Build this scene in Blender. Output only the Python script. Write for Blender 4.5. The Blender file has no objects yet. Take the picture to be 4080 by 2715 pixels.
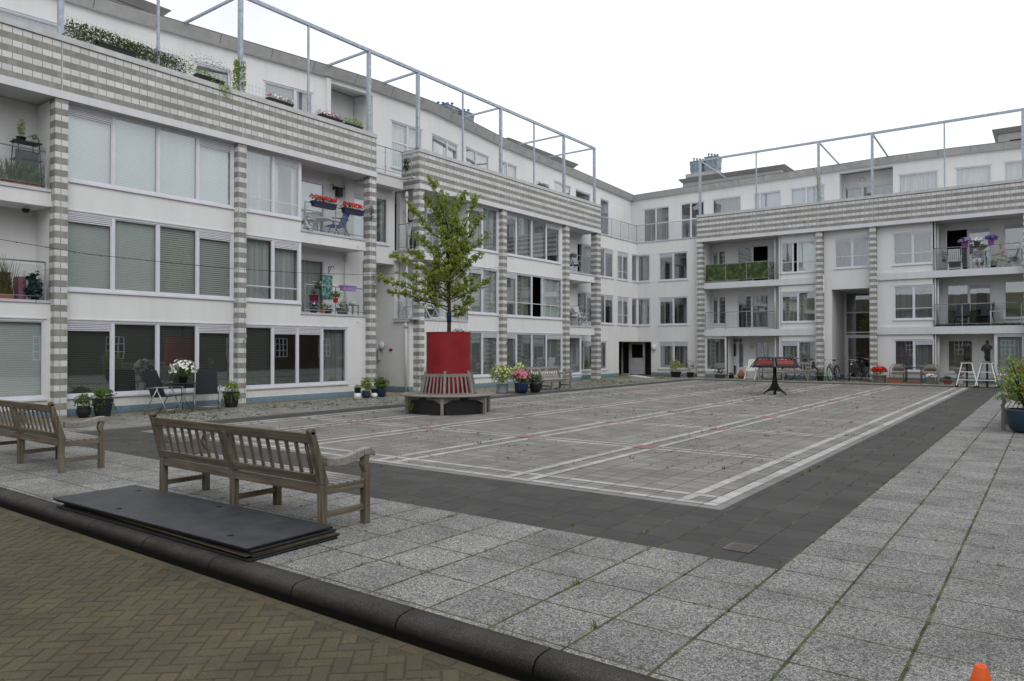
import bpy, math, random
from mathutils import Vector, Matrix, noise
rnd = random.Random(7)
R = math.radians
S = bpy.context.scene
COL = S.collection
# ------------------------------------------------------------------ camera
cam_d = bpy.data.cameras.new('camera'); cam = bpy.data.objects.new('camera', cam_d); COL.objects.link(cam)
cam.location = (0, 0, 1.6)
cam.rotation_euler = (R(90.553), R(0.03), R(36.5236))
cam_d.sensor_width = 36; cam_d.lens = 2912.6/4080*36
cam_d.clip_start = .05; cam_d.clip_end = 2000
S.camera = cam
# ------------------------------------------------------------------ sky, sun, exposure
w = bpy.data.worlds.new('World'); S.world = w; w.use_nodes = True
nt = w.node_tree; nt.nodes.clear()
sky = nt.nodes.new('ShaderNodeTexSky'); sky.sky_type = 'NISHITA'; sky.sun_disc = False
sky.sun_elevation = R(52); sky.sun_rotation = R(90); sky.air_density = 1.0; sky.dust_density = 4; sky.ozone_density = 1
hs = nt.nodes.new('ShaderNodeHueSaturation'); hs.inputs['Saturation'].default_value = .12; hs.inputs['Value'].default_value = 1
tc = nt.nodes.new('ShaderNodeTexCoord'); nz = nt.nodes.new('ShaderNodeTexNoise'); nz.inputs['Scale'].default_value = 1.6; nz.inputs['Detail'].default_value = 5
cr = nt.nodes.new('ShaderNodeValToRGB'); cr.color_ramp.elements[0].position = .35; cr.color_ramp.elements[1].position = .7
cr.color_ramp.elements[0].color = (9.0, 9.5, 10.6, 1); cr.color_ramp.elements[1].color = (15.6, 15.8, 16.2, 1)
mx = nt.nodes.new('ShaderNodeMix'); mx.data_type = 'RGBA'; mx.inputs[0].default_value = .8
bg = nt.nodes.new('ShaderNodeBackground'); bg.inputs[1].default_value = .1
wo = nt.nodes.new('ShaderNodeOutputWorld')
L = nt.links
L.new(sky.outputs[0], hs.inputs['Color']); L.new(tc.outputs['Generated'], nz.inputs['Vector']); L.new(nz.outputs[0], cr.inputs[0])
L.new(hs.outputs[0], mx.inputs[6]); L.new(cr.outputs[0], mx.inputs[7]); L.new(mx.outputs[2], bg.inputs[0]); L.new(bg.outputs[0], wo.inputs[0])
sd = bpy.data.lights.new('sun', 'SUN'); sd.energy = .85; sd.angle = R(45); sd.color = (1, .97, .93)
so = bpy.data.objects.new('sun', sd); COL.objects.link(so); so.rotation_euler = (R(46), 0, R(62))
S.view_settings.view_transform = 'Standard'; S.view_settings.look = 'None'; S.view_settings.exposure = .02; S.view_settings.gamma = 1
S.render.engine = 'CYCLES'
S.cycles.max_bounces = 6; S.cycles.diffuse_bounces = 3; S.cycles.glossy_bounces = 3; S.cycles.transparent_max_bounces = 12; S.cycles.transmission_bounces = 4
S.cycles.caustics_reflective = False; S.cycles.caustics_refractive = False

# ------------------------------------------------------------------ materials
class NT:
    def __init__(s, name):
        s.m = bpy.data.materials.new(name); s.m.use_nodes = True; s.t = s.m.node_tree; s.n = s.t.nodes; s.l = s.t.links
        s.b = s.n['Principled BSDF']; s.b.inputs['Specular IOR Level'].default_value = .3
    def node(s, k, **kw):
        n = s.n.new(k)
        for a, v in kw.items(): setattr(n, a, v)
        return n
    def link(s, a, b): s.l.new(a, b)
    def pos(s, obj=False):
        if obj: return s.node('ShaderNodeTexCoord').outputs['Object']
        return s.node('ShaderNodeNewGeometry').outputs['Position']
    def scale(s, v, sc):
        n = s.node('ShaderNodeVectorMath', operation='MULTIPLY'); s.link(v, n.inputs[0]); n.inputs[1].default_value = sc; return n.outputs[0]
    def noise(s, v, sc, det=3, rough=.55):
        n = s.node('ShaderNodeTexNoise'); n.inputs['Scale'].default_value = sc; n.inputs['Detail'].default_value = det; n.inputs['Roughness'].default_value = rough
        s.link(v, n.inputs['Vector']); return n.outputs[0]
    def ramp(s, f, stops):
        n = s.node('ShaderNodeValToRGB'); e = n.color_ramp.elements
        while len(e) < len(stops): e.new(.5)
        for x, (p, c) in zip(e, stops):
            x.position = p; x.color = (c, c, c, 1) if isinstance(c, (int, float)) else (*c, 1)
        s.link(f, n.inputs[0]); return n.outputs[0]
    def mix(s, f, a, b, mode='MIX'):
        n = s.node('ShaderNodeMix', data_type='RGBA', blend_type=mode)
        for i, v in ((0, f), (6, a), (7, b)):
            if hasattr(v, 'is_linked') or isinstance(v, bpy.types.NodeSocket): s.link(v, n.inputs[i])
            elif i == 0: n.inputs[0].default_value = v
            else: n.inputs[i].default_value = (*v, 1)
        return n.outputs[2]
    def math(s, op, a, b=None, c=None, clamp=False):
        n = s.node('ShaderNodeMath', operation=op, use_clamp=clamp)
        for i, v in enumerate((a, b, c)):
            if v is None: continue
            if isinstance(v, bpy.types.NodeSocket): s.link(v, n.inputs[i])
            else: n.inputs[i].default_value = v
        return n.outputs[0]
    def sep(s, v):
        n = s.node('ShaderNodeSeparateXYZ'); s.link(v, n.inputs[0]); return n.outputs
    def comb(s, x, y, z=0.):
        n = s.node('ShaderNodeCombineXYZ')
        for i, v in enumerate((x, y, z)):
            if isinstance(v, bpy.types.NodeSocket): s.link(v, n.inputs[i])
            else: n.inputs[i].default_value = v
        return n.outputs[0]
    def bump(s, h, st=.3, dist=.01):
        n = s.node('ShaderNodeBump'); n.inputs['Strength'].default_value = st; n.inputs['Distance'].default_value = dist
        s.link(h, n.inputs['Height']); s.link(n.outputs[0], s.b.inputs['Normal'])
    def col(s, c):
        if isinstance(c, bpy.types.NodeSocket): s.link(c, s.b.inputs['Base Color'])
        else: s.b.inputs['Base Color'].default_value = (*c, 1)
    def rough(s, r):
        if isinstance(r, bpy.types.NodeSocket): s.link(r, s.b.inputs['Roughness'])
        else: s.b.inputs['Roughness'].default_value = r
def var(name, c, v=.15, sc=6, rough=.6, metal=0, spec=.3, bump=0, bsc=60, obj=False):
    """plain colour with soft blotches"""
    t = NT(name); p = t.pos(obj); n = t.noise(p, sc, 4)
    lo = tuple(x*(1-v) for x in c); hi = tuple(min(1, x*(1+v)) for x in c)
    t.col(t.ramp(n, [(.3, lo), (.7, hi)])); t.rough(rough); t.b.inputs['Metallic'].default_value = metal; t.b.inputs['Specular IOR Level'].default_value = spec
    if bump: t.bump(t.noise(p, bsc, 3), bump, .01)
    return t.m
M = {}
def plaster(name, c, stain=.10):
    t = NT(name); p = t.pos(); a = t.noise(p, .7, 4); st = t.noise(t.scale(p, (3.2, 3.2, .28)), 1, 4, .6); f = t.noise(p, 9, 3)
    base = t.ramp(a, [(.3, tuple(x*.95 for x in c)), (.7, c)])
    k = t.ramp(st, [(.45, 1.0), (.78, 1-stain)])
    m2 = t.mix(1.0, base, k, 'MULTIPLY')
    z = t.sep(p)[2]
    low = t.math('MULTIPLY', t.math('SUBTRACT', 1.0, t.math('DIVIDE', z, .9), clamp=True), t.ramp(f, [(.35, 0.0), (.75, .55)]))
    t.col(t.mix(low, m2, tuple(x*y for x, y in zip(c, (.62, .62, .52))))); t.rough(.9); t.bump(t.noise(p, 220, 2), .25, .004); return t.m
M['plaster'] = plaster('white_plaster', (.74, .742, .735), .07)
M['band'] = plaster('painted_concrete_band', (.66, .67, .69), .09)
M['soffit'] = var('soffit_paint', (.60, .60, .59), .05, 2, .9)
M['roofgrey'] = var('roof_fascia_grey', (.50, .50, .485), .12, 3, .8)
M['roofdark'] = var('roof_edge_dark', (.12, .125, .13), .2, 4, .6)
M['coping'] = var('coping_stone', (.50, .505, .50), .12, 3, .85, bump=.2)
M['frame'] = var('window_frame_metal', (.66, .66, .71), .05, 3, .4, 0, .5)
M['framegrey'] = var('grey_metal_sill', (.50, .51, .55), .08, 3, .45)
M['galv'] = var('galvanised_steel', (.36, .40, .45), .22, 9, .42, .55)
M['rail'] = var('rail_steel', (.32, .345, .37), .15, 9, .4, .5)
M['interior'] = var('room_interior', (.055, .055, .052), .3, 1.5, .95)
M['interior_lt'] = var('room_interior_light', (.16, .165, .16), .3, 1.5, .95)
M['lead'] = var('chimney_lead', (.20, .235, .275), .35, 5, .45, .5)
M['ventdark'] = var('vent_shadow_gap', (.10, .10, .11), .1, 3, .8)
M['pipe'] = var('downpipe_paint', (.60, .60, .61), .06, 4, .5)
def striped():
    t = NT('striped_blockwork'); p = t.pos(); X, Y, Z = t.sep(p)
    s_ = t.math('ADD', X, Y); hz = .1395
    row = t.math('DIVIDE', t.math('SUBTRACT', Z, 7.45-50*hz*2), hz)
    fl = t.math('FLOOR', row); par = t.math('MODULO', fl, 2.0)            # 0 dark, 1 light
    u = t.math('ADD', t.math('DIVIDE', s_, .196), t.math('MULTIPLY', par, .5))
    cell = t.math('FLOOR', u); fu = t.math('SUBTRACT', u, cell); fr = t.math('SUBTRACT', row, fl)
    wn = t.node('ShaderNodeTexWhiteNoise', noise_dimensions='3D'); t.link(t.comb(cell, fl, 0.), wn.inputs['Vector'])
    rv = wn.outputs['Value']; fine = t.noise(p, 38, 4); big = t.noise(p, 1.3, 3)
    dark = t.mix(rv, (.255, .245, .225), (.33, .32, .295)); light = t.mix(rv, (.58, .59, .575), (.70, .705, .685))
    c = t.mix(par, dark, light)
    c = t.mix(1.0, c, t.ramp(fine, [(.3, .86), (.7, 1.06)]), 'MULTIPLY'); c = t.mix(1.0, c, t.ramp(big, [(.3, .9), (.7, 1.03)]), 'MULTIPLY')
    ex = t.math('MINIMUM', fu, t.math('SUBTRACT', 1.0, fu)); ez = t.math('MINIMUM', fr, t.math('SUBTRACT', 1.0, fr))
    j = t.math('MAXIMUM', t.math('LESS_THAN', ex, .028), t.math('LESS_THAN', ez, .03))
    vj = t.math('LESS_THAN', ex, .03)
    cj = t.mix(t.math('MULTIPLY', vj, par), (.21, .205, .19), (.12, .12, .115))
    t.col(t.mix(j, c, cj)); t.rough(.92); t.bump(t.math('SUBTRACT', t.math('MULTIPLY', fine, .3), j), .5, .006); return t.m
M['striped'] = striped()
def bluetile():
    t = NT('blue_tile_plinth'); p = t.pos(); X, Y, Z = t.sep(p)
    b = t.node('ShaderNodeTexBrick'); t.link(t.comb(t.math('ADD', X, Y), Z), b.inputs['Vector']); b.offset = .5
    b.inputs['Scale'].default_value = 1; b.inputs['Brick Width'].default_value = .2; b.inputs['Row Height'].default_value = .1; b.inputs['Mortar Size'].default_value = .004
    b.inputs['Color1'].default_value = (.17, .265, .325, 1); b.inputs['Color2'].default_value = (.20, .30, .36, 1); b.inputs['Mortar'].default_value = (.13, .19, .22, 1)
    n = t.noise(p, 5, 4); c = t.mix(1.0, b.outputs[0], t.ramp(n, [(.3, .82), (.7, 1.05)]), 'MULTIPLY')
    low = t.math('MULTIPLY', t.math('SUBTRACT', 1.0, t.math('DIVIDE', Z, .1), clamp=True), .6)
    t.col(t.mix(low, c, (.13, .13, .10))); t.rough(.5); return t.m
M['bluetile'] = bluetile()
def glass(name, tint=(.93, .955, .945), boost=1.9, add=.05, rough=0.0):
    m = bpy.data.materials.new(name); m.use_nodes = True; t = m.node_tree; t.nodes.clear()
    o = t.nodes.new('ShaderNodeOutputMaterial'); mxs = t.nodes.new('ShaderNodeMixShader'); tr = t.nodes.new('ShaderNodeBsdfTransparent'); g = t.nodes.new('ShaderNodeBsdfGlossy')
    tr.inputs[0].default_value = (*tint, 1); g.inputs['Roughness'].default_value = rough; g.inputs[0].default_value = (.95, .97, 1, 1)
    f = t.nodes.new('ShaderNodeLayerWeight'); f.inputs[0].default_value = .5
    pw = t.nodes.new('ShaderNodeMath'); pw.operation = 'POWER'; pw.inputs[1].default_value = 3.2
    a = t.nodes.new('ShaderNodeMath'); a.operation = 'MULTIPLY_ADD'; a.use_clamp = True; a.inputs[1].default_value = boost; a.inputs[2].default_value = add
    geo = t.nodes.new('ShaderNodeNewGeometry'); nz = t.nodes.new('ShaderNodeTexNoise'); nz.inputs['Scale'].default_value = 1.1; bp = t.nodes.new('ShaderNodeBump'); bp.inputs['Strength'].default_value = .035; bp.inputs['Distance'].default_value = .02
    t.links.new(geo.outputs['Position'], nz.inputs['Vector']); t.links.new(nz.outputs[0], bp.inputs['Height']); t.links.new(bp.outputs[0], g.inputs['Normal'])
    t.links.new(f.outputs['Facing'], pw.inputs[0]); t.links.new(pw.outputs[0], a.inputs[0]); t.links.new(a.outputs[0], mxs.inputs[0]); t.links.new(tr.outputs[0], mxs.inputs[1]); t.links.new(g.outputs[0], mxs.inputs[2]); t.links.new(mxs.outputs[0], o.inputs[0])
    return m
M['glass'] = glass('window_glass', boost=.8, add=.15); M['railglass'] = glass('balustrade_glass', (.93, .945, .945), .30, .02)
def blind(name, c1, c2, per=.035):
    t = NT(name); Z = t.sep(t.pos())[2]; fr = t.math('FRACT', t.math('DIVIDE', Z, per)); n = t.noise(t.pos(), 2, 3)
    c = t.mix(t.math('SMOOTH_MIN', fr, t.math('SUBTRACT', 1.0, fr), .1), c1, c2)
    c = t.ramp(fr, [(.0, c1), (.35, c2), (.8, c2), (1.0, c1)])
    t.col(t.mix(1.0, c, t.ramp(n, [(.3, .92), (.7, 1.0)]), 'MULTIPLY')); t.rough(.6); return t.m
M['B'] = blind('pale_slat_blind', (.46, .495, .48), (.84, .88, .86), .04)
M['G'] = blind('grey_slat_blind', (.14, .15, .145), (.66, .69, .67), .055)
M['V'] = blind('open_slat_blind', (.015, .017, .016), (.10, .11, .10), .045)
def curtain(name, c):
    t = NT(name); p = t.pos(); X, Y, Z = t.sep(p); n = t.noise(t.scale(p, (9, 9, .3)), 1, 3)
    t.col(t.ramp(n, [(.3, tuple(x*.62 for x in c)), (.7, c)])); t.rough(.9); return t.m
M['C'] = curtain('white_net_curtain', (.68, .71, .71)); M['N'] = curtain('grey_net_curtain', (.36, .38, .37)); M['T'] = curtain('beige_curtain', (.36, .34, .28))
M['P'] = curtain('mauve_grey_curtain', (.19, .18, .20))
M['Rr'] = var('grey_green_roller_blind', (.21, .235, .22), .06, 2, .8); M['O'] = var('olive_roller_blind', (.33, .34, .20), .05, 2, .8); M['W'] = var('white_panel_blind', (.66, .67, .74), .04, 2, .8)
M['K'] = var('black_void', (.006, .006, .006), .1, 2, .9)
def wood(name, c1, c2, ax='x', green=.0):
    t = NT(name); p = t.pos(True); sc = {'x': (1.6, 42, 42), 'y': (42, 1.6, 42), 'z': (42, 42, 1.6)}[ax]
    n = t.noise(t.scale(p, sc), 1, 5, .6); b = t.noise(t.pos(), 2.4, 3); c = t.ramp(n, [(.28, c1), (.55, tuple((a+b2)/2 for a, b2 in zip(c1, c2))), (.78, c2)])
    c = t.mix(1.0, c, t.ramp(b, [(.3, .8), (.7, 1.12)]), 'MULTIPLY')
    if green: c = t.mix(t.math('MULTIPLY', t.ramp(t.noise(t.pos(), 5, 4), [(.5, 0.0), (.75, 1.0)]), green), c, (.10, .11, .045))
    t.col(c); t.rough(.85); t.bump(n, .5, .004); return t.m
for ax in 'xyz':
    M['wood_'+ax] = wood('weathered_teak_'+ax, (.085, .066, .045), (.275, .23, .175), ax, .3)
    M['gwood_'+ax] = wood('silvered_teak_'+ax, (.17, .155, .14), (.36, .34, .315), ax, .0)
M['woodtop'] = wood('silvered_teak_top', (.20, .19, .17), (.42, .40, .37), 'x', 0)
def ground_mats():
    # exposed aggregate slabs
    t = NT('exposed_aggregate_slabs'); p = t.pos(); X, Y, Z = t.sep(p)
    v = t.node('ShaderNodeTexVoronoi', feature='F1'); t.link(p, v.inputs['Vector']); v.inputs['Scale'].default_value = 92; v.inputs['Randomness'].default_value = 1
    sepc = t.node('ShaderNodeSeparateColor'); t.link(v.outputs['Color'], sepc.inputs[0]); rv = sepc.outputs[0]
    v2 = t.node('ShaderNodeTexVoronoi', feature='DISTANCE_TO_EDGE'); t.link(p, v2.inputs['Vector']); v2.inputs['Scale'].default_value = 92
    peb = t.ramp(rv, [(.0, (.095, .092, .084)), (.2, (.225, .22, .205)), (.45, (.345, .338, .318)), (.8, (.43, .42, .395)), (1.0, (.55, .54, .51))])
    gap = t.ramp(v2.outputs['Distance'], [(.0, 0.0), (.13, 1.0)])
    c = t.mix(gap, (.06, .06, .055), peb)
    big = t.noise(p, 1.7, 4, .6)
    cx = t.math('DIVIDE', t.math('ADD', X, 50+1.6-.0), .5); cy = t.math('DIVIDE', t.math('ADD', Y, 52-5.40), .52)
    fx = t.math('SUBTRACT', t.math('FRACT', cx), .5); fy = t.math('SUBTRACT', t.math('FRACT', cy), .5)
    wn = t.node('ShaderNodeTexWhiteNoise', noise_dimensions='3D'); t.link(t.comb(t.math('FLOOR', cx), t.math('FLOOR', cy), 0.), wn.inputs['Vector'])
    c = t.mix(1.0, c, t.ramp(wn.outputs['Value'], [(0.0, .84), (1.0, 1.08)]), 'MULTIPLY')
    c = t.mix(1.0, c, t.ramp(big, [(.3, .68), (.55, 1.0), (.75, 1.1)]), 'MULTIPLY')
    wob = t.math('MULTIPLY', t.math('SUBTRACT', t.noise(p, 9, 3), .5), .03)
    jx = t.math('GREATER_THAN', t.math('ADD', t.math('ABSOLUTE', fx), wob), .482); jy = t.math('GREATER_THAN', t.math('ADD', t.math('ABSOLUTE', fy), wob), .486)
    mossn = t.noise(p, 3.1, 4, .7)
    jc = t.ramp(mossn, [(.40, (.035, .032, .026)), (.52, (.075, .085, .028)), (.7, (.13, .155, .045))])
    c = t.mix(t.math('MAXIMUM', jx, jy), c, jc)
    t.col(c); t.rough(.85); t.b.inputs['Specular IOR Level'].default_value = .45
    t.bump(t.math('SUBTRACT', gap, t.math('MAXIMUM', jx, jy)), .55, .006); M['gravel'] = t.m
    def cells(name, wx, wy, ox, oy, c1, c2, jc, jw=.02, spot=60, moss=.0, bsc=.9):
        t = NT(name); p = t.pos(); X, Y, Z = t.sep(p)
        cx = t.math('DIVIDE', t.math('ADD', X, 50*wx*4-ox), wx); cy = t.math('DIVIDE', t.math('ADD', Y, 50*wy-oy), wy)
        fx = t.math('SUBTRACT', t.math('FRACT', cx), .5); fy = t.math('SUBTRACT', t.math('FRACT', cy), .5)
        wn = t.node('ShaderNodeTexWhiteNoise', noise_dimensions='3D'); t.link(t.comb(t.math('FLOOR', cx), t.math('FLOOR', cy), 0.), wn.inputs['Vector'])
        c = t.mix(wn.outputs['Value'], c1, c2); f = t.noise(p, spot, 4, .7); b = t.noise(p, bsc, 4, .6)
        c = t.mix(1.0, c, t.ramp(f, [(.3, .72), (.7, 1.22)]), 'MULTIPLY'); c = t.mix(1.0, c, t.ramp(b, [(.3, .8), (.7, 1.12)]), 'MULTIPLY')
        wob = t.math('MULTIPLY', t.math('SUBTRACT', t.noise(p, 14, 3), .5), .03)
        jx = t.math('GREATER_THAN', t.math('ADD', t.math('ABSOLUTE', fx), wob), .5-jw/wx/2.); jy = t.math('GREATER_THAN', t.math('ADD', t.math('ABSOLUTE', fy), wob), .5-jw/wy/2.)
        mn = t.noise(p, 2.3, 4, .7)
        j2 = t.ramp(mn, [(.48, jc), (.62, tuple(a*(1-moss)+b2*moss for a, b2 in zip(jc, (.14, .15, .04))))])
        j = t.math('MAXIMUM', jx, jy); t.col(t.mix(j, c, j2)); t.rough(.88); t.bump(t.math('SUBTRACT', t.math('MULTIPLY', f, .4), j), .45, .006); return t.m
    M['dark'] = cells('dark_concrete_slabs', .315, .315, -1.6, 5.40, (.060, .058, .055), (.078, .075, .071), (.030, .028, .022), .012, 130, .8)
    M['paver'] = cells('grey_concrete_pavers', .308, .225, -3.2, 7.65, (.195, .187, .172), (.262, .25, .232), (.070, .064, .052), .015, 90, .5)
    M['white'] = cells('white_paving_stones', .308, .36, -3.2, 7.65, (.37, .362, .34), (.48, .47, .45), (.12, .115, .10), .016, 90, .3)
    M['pink'] = cells('faded_red_paving', .34, .34, 0, 0, (.29, .15, .14), (.34, .19, .175), (.2, .1, .1), .004, 60, 0)
    M['border'] = cells('border_pavers', .308, .308, -3.2, 7.02, (.20, .192, .182), (.235, .225, .215), (.07, .065, .055), .010, 90, .5)
    # sand and moss strip
    t = NT('sandy_moss_strip'); p = t.pos(); n = t.noise(p, 1.6, 5, .7); f = t.noise(p, 34, 4)
    c = t.ramp(n, [(.30, (.20, .175, .135)), (.48, (.27, .24, .19)), (.58, (.17, .165, .085)), (.72, (.12, .135, .04))]); t.col(t.mix(1.0, c, t.ramp(f, [(.3, .65), (.7, 1.25)]), 'MULTIPLY')); t.rough(.95); t.bump(f, .6, .01); M['sand'] = t.m
    # kerb
    t = NT('dark_kerb_concrete'); p = t.pos(); n = t.noise(p, 150, 4, .75); b = t.noise(p, 4, 4); X = t.sep(p)[0]
    jx = t.math('LESS_THAN', t.math('ABSOLUTE', t.math('SUBTRACT', t.math('FRACT', t.math('DIVIDE', t.math('ADD', X, 53.66), 1.0)), .5)), .006)
    c = t.mix(1.0, t.ramp(n, [(.3, (.030, .028, .025)), (.55, (.065, .061, .055)), (.72, (.20, .19, .18))]), t.ramp(b, [(.3, .75), (.7, 1.2)]), 'MULTIPLY')
    Zk = t.sep(p)[2]; face_shade = t.math('SUBTRACT', 1.0, t.math('DIVIDE', t.math('ADD', Zk, .085), .07), clamp=True)  # shade on the street-side face put into the colour, near black low down
    c = t.mix(face_shade, c, (.006, .006, .005)); t.col(t.mix(jx, c, (.004, .004, .004))); t.b.inputs['Specular IOR Level'].default_value = .08; t.rough(.9); t.bump(t.math('SUBTRACT', t.math('MULTIPLY', n, .5), jx), .5, .005); M['kerb'] = t.m
ground_mats()
M['brick'] = var('paving_brick', (.105, .082, .054), .2, 30, .9, bump=.4, bsc=180)

# ------------------------------------------------------------------ mesh helpers
class Fr:
    """facade frame: s along the wall, d outwards, z up"""
    def __init__(s, o, u, n, ks=1, kz=1): s.o = Vector(o); s.u = Vector(u); s.n = Vector(n); s.ks = ks; s.kz = kz
    def P(s, a, d, z): return s.o + s.u*(a*s.ks) + s.n*d + Vector((0, 0, 1.6+(z-1.6)*s.kz))
W0 = Fr((0, 0, 0), (1, 0, 0), (0, -1, 0))
LF = Fr((-18.1, 0, 0), (0, 1, 0), (1, 0, 0))
LW = Fr((-18.3, 0, 0), (0, 1, 0), (1, 0, 0), 1.011, 1.011)
LB = Fr((-19.15, 0, 0), (0, 1, 0), (1, 0, 0))
FF = Fr((0, 37.6, 0), (1, 0, 0), (0, -1, 0))
FW = Fr((0, 37.9, 0), (1, 0, 0), (0, -1, 0))
FB = Fr((0, 39.05, 0), (1, 0, 0), (0, -1, 0))
class MB:
    def __init__(s): s.v = []; s.f = []; s.mi = []; s.sm = []; s.ch = []
    def add(s, vs, fs, mi=0, smooth=False):
        o = len(s.v); s.ch.append((o, o+len(vs), len(s.f), len(s.f)+len(fs))); s.v += [Vector(x) for x in vs]; s.f += [tuple(i+o for i in f) for f in fs]; s.mi += [mi]*len(fs); s.sm += [smooth]*len(fs); return s
    def hexa(s, c, mi=0):
        return s.add(c, [(0, 3, 2, 1), (4, 5, 6, 7), (0, 1, 5, 4), (1, 2, 6, 5), (2, 3, 7, 6), (3, 0, 4, 7)], mi)
    def box(s, x0, x1, y0, y1, z0, z1, mi=0):
        return s.hexa([(x0, y0, z0), (x1, y0, z0), (x1, y1, z0), (x0, y1, z0), (x0, y0, z1), (x1, y0, z1), (x1, y1, z1), (x0, y1, z1)], mi)
    def fbox(s, F, s0, s1, d0, d1, z0, z1, mi=0):
        P = F.P; return s.hexa([P(s0, d1, z0), P(s1, d1, z0), P(s1, d0, z0), P(s0, d0, z0), P(s0, d1, z1), P(s1, d1, z1), P(s1, d0, z1), P(s0, d0, z1)], mi)
    def obox(s, c, ax, ay, az, hx, hy, hz, mi=0):
        c = Vector(c); ax = Vector(ax).normalized()*hx; ay = Vector(ay).normalized()*hy; az = Vector(az).normalized()*hz
        return s.hexa([c-ax-ay-az, c+ax-ay-az, c+ax+ay-az, c-ax+ay-az, c-ax-ay+az, c+ax-ay+az, c+ax+ay+az, c-ax+ay+az], mi)
    def bar(s, a, b, wx, wy=None, up=(0, 0, 1), mi=0):
        """rectangular bar from a to b"""
        a = Vector(a); b = Vector(b); wy = wx if wy is None else wy; d = (b-a); L_ = d.length; d.normalize(); u = Vector(up)
        if abs(d.dot(u)) > .98: u = Vector((0, 1, 0)) if abs(d.y) < .9 else Vector((1, 0, 0))
        x = d.cross(u).normalized(); y = x.cross(d).normalized(); return s.obox((a+b)/2, d, x, y, L_/2, wx/2, wy/2, mi)
    def tube(s, pts, r, n=8, mi=0, cap=True):
        pts = [Vector(p) for p in pts]; rs = r if isinstance(r, (list, tuple)) else [r]*len(pts); rings = []; o = len(s.v); ref = None
        for i, p in enumerate(pts):
            d = (pts[min(i+1, len(pts)-1)]-pts[max(i-1, 0)]).normalized()
            if ref is None: ref = Vector((0, 0, 1)) if abs(d.z) < .9 else Vector((1, 0, 0))
            x = d.cross(ref); x = x.normalized() if x.length > 1e-5 else Vector((1, 0, 0)); y = d.cross(x).normalized(); ref = x.cross(d) if False else ref
            rings += [p + x*math.cos(2*math.pi*k/n)*rs[i] + y*math.sin(2*math.pi*k/n)*rs[i] for k in range(n)]
        fs = []
        for i in range(len(pts)-1):
            for k in range(n): fs.append((i*n+k, i*n+(k+1) % n, (i+1)*n+(k+1) % n, (i+1)*n+k))
        if cap: fs += [tuple(range(n))[::-1], tuple((len(pts)-1)*n+k for k in range(n))]
        return s.add(rings, fs, mi, True)
    def lathe(s, prof, n=24, c=(0, 0, 0), mi=0, sx=1, sy=1, smooth=True):
        vs = []; fs = []
        for r, z in prof: vs += [(c[0]+r*sx*math.cos(2*math.pi*k/n), c[1]+r*sy*math.sin(2*math.pi*k/n), c[2]+z) for k in range(n)]
        for i in range(len(prof)-1):
            for k in range(n): fs.append((i*n+k, i*n+(k+1) % n, (i+1)*n+(k+1) % n, (i+1)*n+k))
        fs += [tuple(range(n))[::-1], tuple((len(prof)-1)*n+k for k in range(n))]
        return s.add(vs, fs, mi, smooth)
    def ball(s, c, rx, ry=None, rz=None, n=10, m=7, mi=0):
        ry = ry or rx; rz = rz or rx; vs = []; fs = []
        for i in range(m+1):
            a = math.pi*i/m
            for k in range(n): b = 2*math.pi*k/n; vs.append((c[0]+rx*math.sin(a)*math.cos(b), c[1]+ry*math.sin(a)*math.sin(b), c[2]+rz*math.cos(a)))
        for i in range(m):
            for k in range(n): fs.append((i*n+k, (i+1)*n+k, (i+1)*n+(k+1) % n, i*n+(k+1) % n))
        return s.add(vs, fs, mi, True)
    def wall(s, F, s0, s1, z0, z1, d0, d1, holes=(), mi=0):
        """wall slab with rectangular openings, front at d1"""
        ss = sorted({s0, s1, *[max(s0, min(s1, h[i])) for h in holes for i in (0, 1)]}); zs = sorted({z0, z1, *[max(z0, min(z1, h[i])) for h in holes for i in (2, 3)]})
        def solid(i, j):
            if i < 0 or j < 0 or i >= len(ss)-1 or j >= len(zs)-1: return False
            a = (ss[i]+ss[i+1])/2; b = (zs[j]+zs[j+1])/2
            return not any(h[0] < a < h[1] and h[2] < b < h[3] for h in holes)
        P = F.P
        for i in range(len(ss)-1):
            for j in range(len(zs)-1):
                if not solid(i, j): continue
                a, b, c, e = ss[i], ss[i+1], zs[j], zs[j+1]
                s.add([P(a, d1, c), P(b, d1, c), P(b, d1, e), P(a, d1, e)], [(0, 1, 2, 3)], mi); s.add([P(a, d0, c), P(b, d0, c), P(b, d0, e), P(a, d0, e)], [(3, 2, 1, 0)], mi)
                if not solid(i-1, j): s.add([P(a, d0, c), P(a, d1, c), P(a, d1, e), P(a, d0, e)], [(0, 1, 2, 3)], mi)
                if not solid(i+1, j): s.add([P(b, d1, c), P(b, d0, c), P(b, d0, e), P(b, d1, e)], [(0, 1, 2, 3)], mi)
                if not solid(i, j-1): s.add([P(a, d0, c), P(b, d0, c), P(b, d1, c), P(a, d1, c)], [(0, 1, 2, 3)], mi)
                if not solid(i, j+1): s.add([P(a, d1, e), P(b, d1, e), P(b, d0, e), P(a, d0, e)], [(0, 1, 2, 3)], mi)
        return s
    def build_each(s, name, mats, parent):
        for a, b, c, e in s.ch:
            q = MB(); q.v = s.v[a:b]; q.f = [tuple(i-a for i in f) for f in s.f[c:e]]; q.mi = s.mi[c:e]; q.sm = s.sm[c:e]; q.build(name, mats, parent)
    def xf(s, mat):
        s.v = [mat @ v for v in s.v]; return s
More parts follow.
